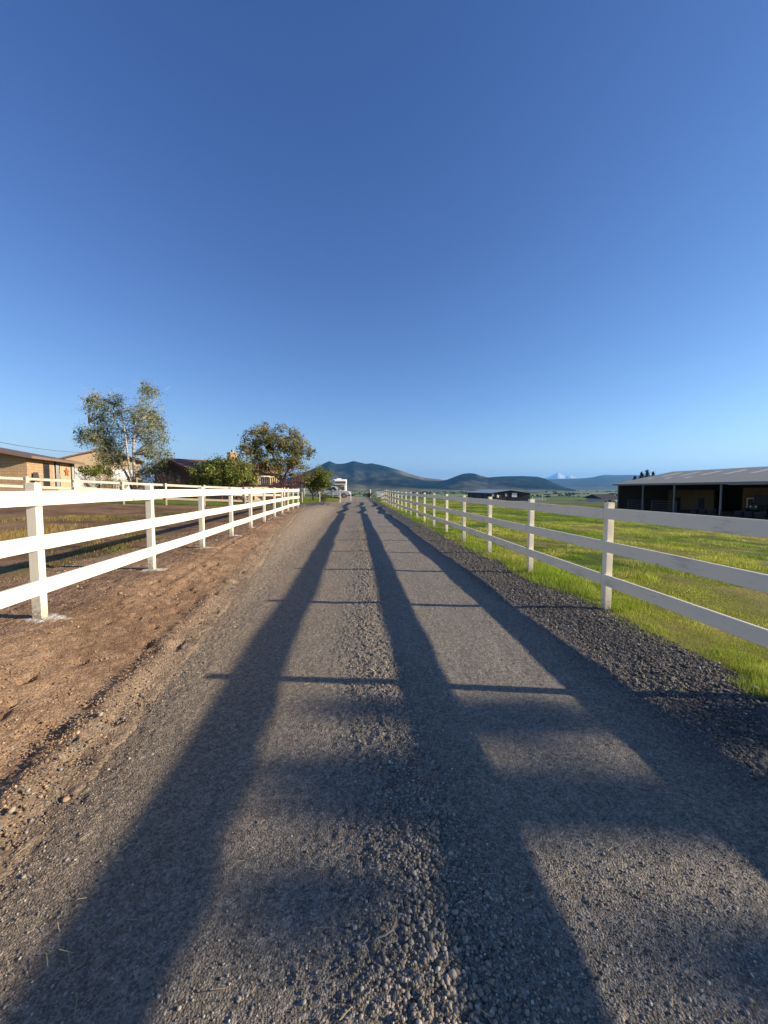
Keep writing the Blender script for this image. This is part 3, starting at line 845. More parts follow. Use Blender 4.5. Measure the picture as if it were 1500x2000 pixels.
shrub('shrub', 'many-stemmed shrub with a green leafy top in front of the white garage doors', gl(188, 39), 3.9, 3.5, 100, M['twig'], GRN, 190, .08, .62)
shrub('shrub', 'bare tan shrub with open twigs before the right garage door, left of the birch', gl(228, 38.5), 3.0, 2.6, 90, M['twig'], GRN, 30, .07, .5)
shrub('shrub', 'large reddish brown leafless shrub at the dark left end of the brown house', gl(333, 38), 3.6, 3.0, 150, M['twig'], [(.16, .10, .07), (.12, .08, .055)], 130, .05)
shrub('shrub', 'low dark purplish shrub under the right side of the birch', gl(287, 37), 2.6, 1.9, 90, M['twig'], [(.07, .06, .05), (.10, .07, .06), (.06, .07, .03)], 110, .05)
shrub('shrub', 'tangled leafless shrub under the deck beside the big olive tree', gl(528, 38), 3.2, 1.9, 120, M['twig'], [(.11, .09, .06)], 40, .05)
shrub('shrub', 'small yellow-green bush behind the wire fence at the tail of the pickup', gl(632, 49), 1.1, 1.2, 30, M['twig'], [(.13, .15, .03), (.17, .17, .04)], 60, .06)
shrub('shrub', 'dark low bush at the foot of the far gate post', gl(720.5, 76), .9, .9, 30, M['twig'], [(.05, .06, .03)], 40, .08)
shrub('shrub', 'dark leafy bush in front of the brown house left of the deck', gl(392, 40), 2.4, 1.7, 50, M['twig'], [(.04, .06, .02), (.06, .085, .025)], 130, .07)


def conifer(label, loc, h, w, k):
    root = thing('conifer_tree', label, 'tree', loc, 0, 'conifers behind the big barn'); t = MB(); t.tube([(0, 0, -.3), (0, 0, h * .6), (0, 0, h)], [.16, .09, .015], 7); t.build('trunk', M['bark'], root)
    cen, sp = [], []
    for i in range(k):
        q = (i + rng.random()) / k; a = rng.random() * 6.283; rr = w / 2 * (1 - q) ** .8 * (.4 + .7 * rng.random())
        cen.append((math.cos(a) * rr, math.sin(a) * rr, h * (.12 + .88 * q))); sp.append([.26 * (1 - .5 * q), .26 * (1 - .5 * q), .18])
    V, F, Cc = leafcloud(cen, sp, 22, .12, [(.025, .045, .02), (.04, .06, .025), (.02, .035, .02)]); o = npmesh('crown', V, F, M['leaf'], Cc); o.parent = root
    return root


for (px_, py_, d_, w_, lab) in ((1238, 931, 92, 2.4, 'lowest conifer tip left of the others above the barn roof'), (1251.5, 923.5, 92, 3.4, 'conifer second from left showing over the barn roof'),
                                (1262, 918.5, 95, 3.8, 'tallest conifer showing over the left slope of the barn roof'), (1273.5, 921.5, 95, 3.2, 'rightmost conifer showing over the barn roof')):
    b = gl(px_, d_); conifer(lab, b, Zat(py_, d_) - b[2], w_, 90)

# a tall tree outside the frame on the sun side: its crown throws the dapple on the near gravel
b = (27.0, -4.9, gz_at(27, -4.9))
rng = np.random.default_rng(23)
tree('cottonwood_tree', 'tall open tree outside the picture on the sunny side of the road', 'tree', b,
     [[(0, 0, -.2, .35), (0, 0, 3, .28), (.3, .2, 6, .2), (.2, 1, 9, .1), (0, 1, 11, .03)], [(0, 0, 3, .2), (-1, -2, 6, .13), (-1.5, -3.5, 8.5, .04)], [(0, 0, 3.4, .18), (.6, 2.2, 5.6, .12), (.3, 2.9, 7.4, .06), (0, 3.3, 8.9, .02)]],
     [((0, -1.7, 7), (3, 2.4, 2.8), 60, .45), ((0, -1, 4.9), (3, 3, 1.2), 24, .42), ((0, 3.34, 8.8), (1.1, .08, .8), 7, .09), ((0, 2.62, 8.75), (1.1, .10, .85), 8, .10),
      ((.2, 1.95, 8.75), (1.1, .06, .9), 4, .08), ((-.3, 2.75, 7.6), (.8, .12, .3), 3, .10), ((.3, 3.80, 7.35), (1.2, .05, .4), 5, .07), ((.2, 1.3, 8.5), (1.2, .22, .9), 4, .10)],
     .12, GRN, M['bark'], per=52, droop=.08)

# ------------------------------------------------------------------ block shed, far left
XS = -25.4
SR = R(12)
ys0 = on_line(56, (XS, 0), (XS, 10))[1]


def along(px):
    # distance along the shed's long wall of the point seen in column px
    p = on_line(px, (XS, ys0), (XS - math.sin(SR), ys0 + math.cos(SR)))
    return math.hypot(p[0] - XS, p[1] - ys0) if px > 56 else 0


ys1 = ys0 + along(147)
zs = gz_at(XS, ys0) ; ev = Zat(891, .9368 * ys0) - zs                # eave height
W2 = 6.4; pit = .20; Ls = ys1 - ys0
root = thing('block_shed', 'tan block and board shed with low brown roof at the left edge', 'shed', (XS, ys0, zs), SR)
m = MB(); m.box((.95, Ls / 2, .2), (1.9, Ls - .4, 1.1)); m.build('porch', M['tanwall'], root)
yb = along(107)
m = MB()
m.prism([(0, -.3), (0, ev - .05), (-W2, ev - .05 + W2 * pit), (-2 * W2, ev - .05), (-2 * W2, -.3)], 'y', 0, .22)       # gable end
m.box((-.11, (yb + .22) / 2, ev / 2 - .2), (.22, yb - .22, ev + .3)); m.build('wall', M['block'], root)
m = MB(); m.box((-.12, (yb + Ls) / 2, ev / 2 - .2), (.18, Ls - yb, ev + .3)); m.box((-W2, Ls - .1, ev / 2 - .2), (2 * W2 - .5, .2, ev + .3)); m.box((-2 * W2 + .1, Ls / 2, ev / 2 - .2), (.2, Ls - .6, ev + .3)); m.build('board_siding', M['siding'], root)
m = MB(); ov = .75; y0_, y1_ = -.85, Ls + .35
ex = ov; ez = ev + .05 - ov * pit
for sgn in (1, -1):
    xe = ex if sgn > 0 else -2 * W2 - ex
    m.add([(xe, y0_, ez), (xe, y1_, ez), (-W2, y1_, ev + .05 + W2 * pit), (-W2, y0_, ev + .05 + W2 * pit), (xe, y0_, ez + .08), (xe, y1_, ez + .08), (-W2, y1_, ev + .13 + W2 * pit), (-W2, y0_, ev + .13 + W2 * pit)],
          [(0, 1, 2, 3), (7, 6, 5, 4), (0, 4, 5, 1), (1, 5, 6, 2), (3, 2, 6, 7), (0, 3, 7, 4)])
rf = m.build('roof', M['shedroof'], root)
m = MB(); m.box((ex + .02, (y0_ + y1_) / 2, ez - .03), (.04, y1_ - y0_, .2))
m.beam((ex, y0_ - .02, ez - .03), (-W2, y0_ - .02, ev + .02 + W2 * pit), .04, .22)
m.build('fascia', M['fascia'], root)


def win(root, px0, px1, zlo, zhi, bars, name='window'):
    a = along(px0); c = along(px1)
    f = MB(); t_ = .07
    f.box((.015, a + t_ / 2, (zlo + zhi) / 2), (.07, t_, zhi - zlo)); f.box((.015, c - t_ / 2, (zlo + zhi) / 2), (.07, t_, zhi - zlo))
    f.box((.015, (a + c) / 2, zhi - t_ / 2), (.06, c - a - 2 * t_, t_)); f.box((.015, (a + c) / 2, zlo + t_ / 2), (.06, c - a - 2 * t_, t_))
    o = f.build(name, M['frame'], root)
    g = MB(); g.box((0, (a + c) / 2, (zlo + zhi) / 2), (.03, c - a - 2 * t_, zhi - zlo - 2 * t_)); g.build('pane', M['glass'], o)
    if bars:
        g = MB()
        for q in range(1, bars + 1):
            g.cyl((.04, a + (c - a) * q / (bars + 1), (zlo + zhi) / 2), .022, zhi - zlo - .02, n=6)
        g.box((.04, (a + c) / 2, zlo + (zhi - zlo) * .58), (.03, c - a, .06)); g.build('bars', M['wire'], o)
    return o


win(root, 87.5, 98.5, .15, ev - .42, 0, 'door')
win(root, 110, 119, .25, ev - .12, 3)
win(root, 141.5, 147.5, .25, ev - .12, 3)
m = MB(); 
ast = along(132.5); yst = ys0 + ast * math.cos(SR); dst = (XS - ast * math.sin(SR)) * SN + yst * CS
pts = []
for q in range(10):
    a = math.pi / 2 + q * math.pi / 5; r_ = .50 if q % 2 == 0 else .21
    pts.append((math.cos(a) * r_ * 1.05, math.sin(a) * r_))
V = [(.0, p, q) for p, q in pts] + [(.09, 0, 0), (-.01, 0, 0)]
m.add(V, [(i, (i + 1) % 10, 10) for i in range(10)] + [((i + 1) % 10, i, 11) for i in range(10)])
o = m.build('metal_star', M['rust'], None); o.location = (XS + .05 - ast * math.sin(SR), yst, Zat(922, dst)); o.rotation_euler = (0, 0, SR)
tag(o, 'rusty orange five-pointed star hanging on the tan shed wall', 'star')
for k_, px_ in enumerate((69, 77)):
    cx, cy = P(px_, 30.6); cz = zs + .75
    ch = thing('patio_chair', ('left of two dark patio chairs by the block shed wall', 'right of two dark patio chairs by the block shed wall')[k_], 'chair', (cx, cy, cz), .5 + .7 * k_, 'chairs by the shed')
    m = MB(); m.box((0, 0, .44), (.5, .5, .05)); m.build('seat', M['black'], ch)
    m = MB(); m.prism([(-.25, .48), (.25, .48), (.16, 1.12), (-.16, 1.12)], 'y', .24, .28); m.build('backrest', M['black'], ch)
    for sx in (-.22, .22):
        for sy in (-.22, .22):
            m = MB(); m.cyl((sx, sy, .2), .018, .44, n=6); m.build('leg', M['black'], ch)
        m = MB(); m.box((sx * 1.15, 0, .66), (.05, .5, .035)); m.build('armrest', M['black'], ch)

# service cable running from the shed roof to the right
m = MB(); a = Vector((*P(-40, 36), Zat(855, 36))); c = Vector((*P(200, 62), Zat(884, 62)))
m.tube([a.lerp(c, t_) - Vector((0, 0, 1.2 * 4 * t_ * (1 - t_) * .4)) for t_ in np.linspace(0, 1, 14)], .022, 5)
tag(m.build('power_cable', M['cable'], None), 'thin dark overhead cable crossing the sky above the shed roof', 'cable')

# ------------------------------------------------------------------ house with white garage doors, behind the birch
gx0, gy0 = P(209, 50); zg = gz_at(gx0, gy0)
root = thing('garage_house', 'tan gabled house with two white garage doors behind the birch', 'house', (gx0, gy0, zg), math.atan2(-gx0, gy0))
s50 = 50 / 750; wl, wr = (148 - 209) * s50, (266 - 209) * s50; he = Zat(899, 50) - zg; hp = Zat(879, 50) - zg
m = MB(); m.prism([(wl, -.4), (wr, -.4), (wr, he), ((wl + wr) / 2, hp - .1), (wl, he)], 'y', 0, 9); m.build('wall', M['tanwall'], root)
m = MB(); xm = (wl + wr) / 2
for sgn, w_ in ((-1, wl - .5), (1, wr + .5)):
    sl = (hp - he) / (wr - xm); ze = he - .5 * sl
    m.add([(w_, -.6, ze + .02), (xm, -.6, hp + .02), (xm, 9.5, hp + .02), (w_, 9.5, ze + .02), (w_, -.6, ze + .2), (xm, -.6, hp + .2), (xm, 9.5, hp + .2), (w_, 9.5, ze + .2)],
          [(0, 1, 2, 3), (7, 6, 5, 4), (0, 4, 5, 1), (2, 6, 7, 3), (0, 3, 7, 4), (1, 5, 6, 2)])
m.build('roof', M['shingle'], root)
for a, c in ((157, 204), (217, 256)):
    x0, x1 = (a - 209) * s50, (c - 209) * s50; zt = Zat(917, 50) - zg
    m = MB()
    for q in range(4):
        m.box(((x0 + x1) / 2, -.02, zt * (q + .5) / 4), (x1 - x0, .05, zt / 4 - .02))
    m.build('garage_door', M['white'], root)
m = MB(); m.box(((271 - 209) * s50 - .35, -.03, 1.3), (.5, .06, 1.1)); m.build('window', M['glass'], root)

# ------------------------------------------------------------------ brown roofed ranch house with deck and stairs
hx, hy = P(329, 42); zh = gz_at(hx, hy)
HR = R(45)
root = thing('ranch_house', 'long low house with brown shingle roof, dark end wall and tan front', 'house', (hx, hy, zh), HR)
zr = Zat(895, 42) - zh; hw = 5.3; zeave = zr - 1.32; Lh = 10.5
m = MB(); m.prism([(-hw, -.5), (hw, -.5), (hw, zeave), (0, zr - .22), (-hw, zeave)], 'x', .5, .75); m.build('end_wall', M['brownwall'], root)
m = MB(); m.box((Lh / 2 + .6, -hw + .12, zeave / 2 - .25), (Lh - .3, .24, zeave + .5)); m.box((Lh / 2 + .6, hw - .12, zeave / 2 - .25), (Lh - .3, .24, zeave + .5)); m.box((Lh + .3, 0, zeave / 2 - .25), (.24, 2 * hw - .6, zeave + .5)); m.build('wall', M['tanwall'], root)
m = MB(); hv = hw + .75; zv = zr - .05 - (1.32 - .22 + .05) / hw * hv
for sg in (-1, 1):
    m.add([(-.25, sg * hv, zv), (Lh + 1.2, sg * hv, zv), (Lh + 1.2, 0, zr), (-.25, 0, zr), (-.25, sg * hv, zv - .14), (Lh + 1.2, sg * hv, zv - .14), (Lh + 1.2, 0, zr - .14), (-.25, 0, zr - .14)],
          [(0, 1, 2, 3), (7, 6, 5, 4), (0, 4, 5, 1), (0, 3, 7, 4), (1, 5, 6, 2), (2, 6, 7, 3)])
rf = m.build('roof', M['shingle'], root)
m = MB()
m.beam((-.28, -hv, zv - .1), (-.28, 0, zr - .1), .05, .26); m.beam((-.28, 0, zr - .1), (-.28, hv, zv - .1), .05, .26)
m.build('bargeboard', M['brownwall'], root)
m = MB(); m.box((Lh / 2 + .5, -hv - .03, zv - .08), (Lh + 1.4, .06, .2)); m.build('fascia', M['fascia'], root)
m = MB(); m.box((7.2, -.6, zr + .2), (.95, .8, 1.5)); m.box((7.2, -.6, zr + 1.0), (1.05, .9, .12)); c_ = m.build('chimney', M['block'], rf)
m = MB(); m.cyl((7.2, -.6, zr + 1.22), .16, .34); m.build('flue', M['steel'], c_)
for x_, w_ in ((2.6, 1.4), (5.6, 2.2), (8.6, 1.4)):
    m = MB(); m.box((x_, -hw - .02, zeave * .64), (w_, .06, 1.2)); f = m.build('window', M['white'], root)
    m = MB(); m.box((x_, -hw - .06, zeave * .64), (w_ - .2, .03, 1.0)); m.build('pane', M['glass'], f)
m = MB(); m.box((.46, -1.8, zeave * .6), (.06, 1.0, 1.2)); f = m.build('window', M['frame'], root)
# deck, standing on its own posts
dx, dy_ = P(430, 39.5); ex_, ey_ = P(560, 39.5); zd = gz_at(dx, dy_)
root = thing('wooden_deck', 'raised redwood deck with picket railing along the front of the brown house', 'deck', (dx, dy_, zd), math.atan2(ey_ - dy_, ex_ - dx))
Ld = math.hypot(ex_ - dx, ey_ - dy_); fz = Zat(946, 39.5) - zd; tz_ = Zat(933, 39.5) - zd
m = MB(); m.box((Ld / 2, 1.0, fz - .03), (Ld, 2.0, .05)); m.box((Ld / 2, .02, fz - .16), (Ld, .05, .2)); m.build('floor', M['redwood'], root)
m = MB(); m.box((Ld / 2, .03, tz_ - .03), (Ld, .09, .06)); m.box((Ld / 2, .03, fz + .1), (Ld, .05, .05))
q = .07
while q < Ld:
    m.box((q, .03, (fz + tz_) / 2), (.10, .035, tz_ - fz - .05)); q += .21
m.build('railing', M['redwood'], root)
for q in np.linspace(.1, Ld - .1, 5):
    m = MB(); m.box((q, .12, fz / 2 - .3), (.12, .12, fz + .4)); m.build('post', M['redwood'], root)
# stairs at its right end
x0_, y0_ = P(556, 38.8); zs_ = gz_at(x0_, y0_)
root = thing('wooden_stairs', 'open wooden stairs with sloping handrails right of the big olive tree', 'stairs', (x0_, y0_, zs_), math.atan2(P(586, 38.8)[1] - y0_, P(586, 38.8)[0] - x0_))
Lx = math.hypot(P(586, 38.8)[0] - x0_, P(586, 38.8)[1] - y0_); za, zc = Zat(960, 38.8) - zs_, Zat(943, 38.8) - zs_
for yy_ in (0, 1.0):
    m = MB(); m.beam((0, yy_, za), (Lx, yy_, zc), .05, .24); m.build('stringer', M['redwood'], root)
    m = MB(); m.beam((0, yy_, za + .9), (Lx, yy_, zc + .72), .05, .09); m.beam((0, yy_, za + .48), (Lx, yy_, zc + .38), .04, .09)
    for t_ in (.02, .5, .98):
        m.box((Lx * t_, yy_, za + (zc - za) * t_ + .38), (.08, .06, 1.0))
    m.build('handrail', M['redwood'], root)
for q in range(6):
    t_ = (q + .5) / 6; m = MB(); m.box((Lx * t_, .5, za + (zc - za) * t_ + .1), (.28, .94, .04)); m.build('tread', M['redwood'], root)
m = MB(); m.box((Lx + .02, .5, zc / 2 - .1), (.12, .12, zc + .5)); m.box((Lx + .25, .5, zc + .06), (.6, 1.1, .06)); m.build('landing', M['redwood'], root)

# ------------------------------------------------------------------ wire fence round the lawn
yl = 43.6
pw = [(px, *P(px, 43.3)) for px in (590, 624.5, 644, 664, 674.5, 685)]
b = Vector((pw[0][1], pw[0][2], gz_at(*pw[0][1:])))
root = thing('wire_fence', 'low wire fence with slim white posts edging the lawn before the pickup', 'fence', b)
tops = []
for i, (px, x, y) in enumerate(pw):
    z = gz_at(x, y); big = i in (0, 1, 3, 5); h_ = 1.18 if big else 1.0
    m = MB(); m.cyl((x - b.x, y - b.y, z - b.z + h_ / 2 - .1), .036 if big else .016, h_ + .2, n=8); m.build('post', M['white'] if big else M['steel'], root)
    tops.append(Vector((x, y, z)) - b)
for hz in (.15, .4, .65, .9, 1.05):
    m = MB()
    m.tube([t_ + Vector((0, 0, hz)) for t_ in tops],   .012 if hz > 1 else .005, 5)
    m.build('wire', M['wire'], root)

# ------------------------------------------------------------------ gates at the end of the road
gxa = gl(723.5, 76)
root = thing('farm_gate', 'grey pipe gate on a white post at the far end of the road', 'gate', gxa)
m = MB(); m.cyl((0, 0, .75), .07, 1.8, n=10); m.build('post', M['white'], root)
Lg = (736 - 723.5) * 76 / 750; m = MB()
for hz in (.25, .5, .8, 1.1, 1.4): m.tube([(.1, 0, hz), (Lg, .1, hz)], .025, 6)
for q in np.linspace(.1, Lg, 5): m.tube([(q, .1 * q / Lg, .25), (q, .1 * q / Lg, 1.4)], .02, 6)
m.build('gate_panel', M['steel'], root)
g2 = gl(736, 72)
root = thing('farm_gate', 'white boarded gate folded back against the far end of the right fence', 'gate', g2)
Lg = (747 - 736) * 72 / 750
for q in (0, Lg):
    m = MB(); m.box((q, 0, .55), (.12, .12, 1.5)); m.build('post', M['white'], root)
m = MB()
for hz in (.3, .58, .86, 1.12): m.box((Lg / 2, -.08, hz), (Lg, .03, .17))
m.beam((.05, -.12, .25), (Lg - .05, -.12, 1.15), .03, .12); m.build('gate_panel', M['white'], root)

# ------------------------------------------------------------------ silver pickup
tx, ty = P(661, 61); tz = gz_at(tx, ty)
root = thing('pickup_truck', 'silver crew-cab pickup parked side-on beyond the lawn, nose to the right', 'pickup truck', (tx - .9, ty, tz), R(-4))
m = MB()
m.prism([(-2.9, .55), (-2.9, 1.12), (-.95, 1.14), (1.05, 1.14), (1.25, 1.16), (2.45, 1.08), (2.75, .98), (2.8, .55), (2.35, .42), (-2.3, .42)], 'y', -.95, .95)
m.build('body', M['silver'], root, .06)
m = MB()
m.add([(-1.15, -.92, 1.12), (1.3, -.92, 1.12), (1.3, .92, 1.12), (-1.15, .92, 1.12), (-.95, -.74, 1.82), (.45, -.74, 1.84), (.45, .74, 1.84), (-.95, .74, 1.82)],
      [(3, 2, 1, 0), (4, 5, 6, 7), (0, 1, 5, 4), (1, 2, 6, 5), (2, 3, 7, 6), (3, 0, 4, 7)])
m.build('cab', M['silver'], root, .05)
for a, c in ((-.92, -.18), (-.08, .62)):
    m = MB(); top = min(c, .42)
    m.add([(a, -.925, 1.2), (c + .18, -.925, 1.2), (top, -.785, 1.72), (a + .08, -.785, 1.72), (a, -.90, 1.2), (c + .18, -.90, 1.2), (top, -.76, 1.72), (a + .08, -.76, 1.72)], [(0, 1, 2, 3), (7, 6, 5, 4), (0, 4, 5, 1), (1, 5, 6, 2), (2, 6, 7, 3), (3, 7, 4, 0)])
    m.build('window', M['glass'], root)
m = MB(); m.add([(1.27, -.8, 1.18), (1.27, .8, 1.18), (.5, .68, 1.8), (.5, -.68, 1.8), (1.33, -.8, 1.2), (1.33, .8, 1.2), (.55, .68, 1.82), (.55, -.68, 1.82)], [(3, 2, 1, 0), (4, 5, 6, 7), (0, 1, 5, 4), (2, 3, 7, 6), (1, 2, 6, 5), (3, 0, 4, 7)]); m.build('windscreen', M['glass'], root)
m = MB(); m.box((-1.95, 0, 1.125), (1.7, 1.6, .03)); m.build('bed_shade_sheet', M['black'], root)  # black sheet on the solid body, painted shade of the open bed
for wx in (-1.75, 1.85):
    for wy in (-.86, .86):
        m = MB(); m.cyl((wx, wy, .39), .39, .26, 'y', 22); w = m.build('wheel', M['rubber'], root, .03)
        m = MB(); m.cyl((wx, wy * 1.13, .39), .23, .08, 'y', 16); m.build('rim', M['chrome'], w)
for yy_ in (-.72, .72):
    m = MB(); m.box((2.78, yy_, .86), (.1, .34, .2)); m.build('headlight', M['lamp'], root)
    m = MB(); m.box((-2.9, yy_ * 1.2, .95), (.08, .14, .36)); m.build('tail_light', M['red'], root)
m = MB(); m.box((2.86, 0, .55), (.16, 1.85, .24)); m.build('bumper', M['chrome'], root, .03)
m = MB(); m.box((1.1, -1.08, 1.28), (.16, .2, .22)); m.build('mirror', M['black'], root, .02)

# white motorhome behind it
mx_, my_ = P(664, 74); mz = gz_at(mx_, my_)
root = thing('motorhome', 'tall white motorhome standing behind the silver pickup', 'motorhome', (mx_, my_, mz), R(10))
hm = Zat(936, 74) - mz
m = MB(); m.box((0, 3, hm / 2 + .25), (2.7, 6.0, hm - .5)); m.box((0, -.35, hm - .55), (2.5, .9, 1.0), 0, .92); m.build('body', M['white'], root, .12)
m = MB(); m.box((0, -.84, hm - .62), (2.0, .06, .42)); m.build('window', M['glass'], root)
m = MB(); m.box((-.1, -.03, hm - 1.75), (2.0, .08, .75)); m.build('windscreen', M['glass'], root)
m = MB(); m.box((-.2, -.02, hm - 1.22), (2.3, .06, .16)); m.build('stripe', mk('tan_stripe', (.35, .2, .1), .5, .2, 3), root)
m = MB(); m.box((0, -.1, .75), (2.5, .3, .3)); m.build('bumper', M['chrome'], root, .03)
for yy_ in (.9, 4.8):
    for xx_ in (-1.15, 1.15):
        m = MB(); m.cyl((xx_, yy_, .42), .42, .3, 'x', 18); m.build('wheel', M['rubber'], root)
m = MB(); m.box((.2, 3, hm + .12), (.9, 1.0, .24)); m.build('roof_unit', M['white'], root, .04)

# ------------------------------------------------------------------ big open pole barn, right
BX, BW, BY1, BY0 = 43.0, 20.0, 60.07, 21.0
zb0 = gz_at(BX, 55) - .05
root = thing('pole_barn', 'long open-fronted pole barn with grey metal roof and dark interior on the right', 'barn', (BX, BY1, zb0))
E, Rg = 2.58 - zb0, 4.60 - zb0; LB = BY1 - BY0
m = MB()
for x0, x1, z0, z1 in ((-.45, BW / 2, E - .06, Rg), (BW + .45, BW / 2, E - .06, Rg)):
    m.add([(x0, .5, z0), (x1, .5, z1), (x1, -LB, z1), (x0, -LB, z0), (x0, .5, z0 - .07), (x1, .5, z1 - .07), (x1, -LB, z1 - .07), (x0, -LB, z0 - .07)],
          [(0, 1, 2, 3), (7, 6, 5, 4), (0, 4, 5, 1), (2, 6, 7, 3), (0, 3, 7, 4), (1, 5, 6, 2)])
rf = m.build('roof', M['galv'], root)
def roofpt(s_, y_, up=.02): return ((BW / 2) * s_, y_, E + (Rg - E) * s_ + up)
for (sa, sb, yl_) in ((.52, .82, 46.9), (.52, .82, 50.3), (.52, .82, 53.7), (.52, .82, 57.1), (.52, .82, 43.5), (.10, .42, 50.8), (.10, .42, 54.2), (.10, .42, 57.6)):
    yy_ = yl_ - BY1; m = MB(); a = roofpt(sa, yy_); c = roofpt(sb, yy_)
    m.add([(a[0], yy_ - .36, a[2]), (a[0], yy_ + .36, a[2]), (c[0], yy_ + .36, c[2]), (c[0], yy_ - .36, c[2]), (a[0], yy_ - .36, a[2] - .06), (a[0], yy_ + .36, a[2] - .06), (c[0], yy_ + .36, c[2] - .06), (c[0], yy_ - .36, c[2] - .06)], [(3, 2, 1, 0), (4, 5, 6, 7), (0, 1, 5, 4), (1, 2, 6, 5), (2, 3, 7, 6), (3, 0, 4, 7)])
    m.build('skylight', M['skylight'], rf)
m = MB(); m.box((-.44, -LB / 2 + .25, E - .2), (.08, LB + .5, .24)); m.build('gutter', M['steel'], root)
for px_ in (1206, 1254, 1315, 1406, 1520):
    y_ = on_line(px_, (BX, 0), (BX, 10))[1] - BY1; m = MB(); m.box((.1, y_, E / 2 - .5), (.16, .16, E + .7)); m.build('post', M['steel'], root)
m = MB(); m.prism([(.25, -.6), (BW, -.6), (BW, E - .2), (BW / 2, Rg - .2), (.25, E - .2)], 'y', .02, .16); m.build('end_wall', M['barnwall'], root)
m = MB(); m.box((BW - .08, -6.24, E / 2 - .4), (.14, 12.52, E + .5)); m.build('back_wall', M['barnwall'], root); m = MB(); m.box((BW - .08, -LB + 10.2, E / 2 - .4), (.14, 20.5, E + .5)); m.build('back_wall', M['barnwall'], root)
yt = on_line(1262, (BX + 8, 0), (BX + 8, 10))[1] - BY1
m = MB(); m.box((8.0, -5.1, 1.45), (.12, 8.0, 3.3)); rm = m.build('stall_wall', M['ply'], root)
for y_ in (-3.1, -7.2):
    m = MB(); m.box((7.9, y_, .85), (.08, .9, 2.1)); m.build('stall_door', M['black'], rm)
m = MB(); m.box((14.2, -12.6, 1.6), (11.2, .12, 3.6)); m.build('partition', M['ply'], root)
m = MB(); m.box((9.6, -12.7, .95), (1.05, .08, 2.2)); f = m.build('door_frame', M['white'], root)
m = MB(); m.box((9.6, -12.75, .95), (.75, .06, 1.9)); m.build('door', M['black'], f)
for k_, y_ in enumerate((-1.0, -7.9, -15.5)):
    pass
# corral panels and tubs along the front of the barn
for i, (ya, yb_, lab) in enumerate(((-1.2, -4.6, 'steel pipe corral panel in the left bay of the barn'), (-6.2, -10.6, 'steel pipe corral panel in front of the plywood wall in the barn'))):
    pn = thing('corral_panel', lab, 'corral panel', (BX + 1.0, BY1 + ya, zb0), -math.pi / 2, 'corral panels in the barn'); Lp = ya - yb_
    m = MB()
    for q in (0, Lp): m.tube([(q, 0, 0), (q, 0, 1.5)], .035, 6)
    m.build('frame', M['steel'], pn)
    for hz in (.25, .55, .85, 1.15, 1.47):
        m = MB(); m.tube([(0, 0, hz), (Lp, 0, hz)], .028, 6); m.build('bar', M['steel'], pn)
for i, px_ in enumerate((1358, 1375, 1391, 1446, 1466, 1486)):
    x_, y_ = on_line(px_, (BX + .9, 0), (BX + .9, 10)); m = MB()
    n_ = 20; V = []; F = []
    for (r_, z_) in ((.0, .04), (.40, .04), (.48, .66), (.52, .68), (.52, .71), (.46, .71), (.39, .12), (.0, .12)):
        for q in range(n_): V.append((r_ * math.cos(q * 6.283 / n_), r_ * math.sin(q * 6.283 / n_), z_))
    for q in range(7):
        for w in range(n_): F.append((q * n_ + w, q * n_ + (w + 1) % n_, (q + 1) * n_ + (w + 1) % n_, (q + 1) * n_ + w))
    m.add(V, F); o = m.build('feed_tub', M['tub'], None, smooth=True); o.location = (x_, y_, gz_at(x_, y_))
    tag(o, ['leftmost of three grey tubs in the third barn bay', 'middle of three grey tubs in the third barn bay', 'right of three grey tubs, next to the barn post', 'first grey tub right of the double barn post', 'second grey tub right of the double barn post', 'grey tub at the right edge of the picture, in the barn'][i], 'tub', 'grey tubs along the barn front')
# hay and a small tractor in the right bay
for i, (x_, y_, z_) in enumerate(((BX + 7.2, 42.5, 0), (BX + 7.2, 40.0, 0), (BX + 7.3, 41.0, 1.2))):
    b_ = MB(); b_.box((0, 0, .6), (1.25, 2.3, 1.18)); o = b_.build('hay_bale', M['hay'], None, .06); o.location = (x_, y_, gz_at(x_, y_) + z_)
    tag(o, ('lower left hay bale in the right barn bay', 'lower right hay bale in the right barn bay', 'hay bale on top of two others in the right barn bay')[i], 'hay bale', 'hay bales in the barn')
tx, ty = on_line(1484, (BX + 4.5, 0), (BX + 4.5, 10)); tz = gz_at(tx, ty)
root = thing('tractor', 'dark tractor parked inside the right bay of the barn', 'tractor', (tx, ty, tz), R(200))
m = MB(); m.box((.55, 0, 1.05), (1.7, .7, .6)); m.build('bonnet', mk('dark_green_paint', (.03, .05, .03), .5, .2, 3), root, .06)
m = MB(); m.box((-.75, 0, 1.75), (1.2, 1.3, 1.5)); m.build('cab', M['black'], root, .06)
for (wx, wr_) in ((-.8, .78), (1.1, .48)):
    for wy in (-.75, .75):
        m = MB(); m.cyl((wx, wy, wr_), wr_, .38, 'y', 20); w = m.build('wheel', M['rubber'], root, .05)
        m = MB(); m.cyl((wx, wy * 1.2, wr_), wr_ * .5, .12, 'y', 14); m.build('rim', M['steel'], w)
for yy_ in (-.25, .25):
    m = MB(); m.cyl((1.42, yy_, 1.15), .09, .06, 'x', 10); m.build('headlight', M['lamp'], root)

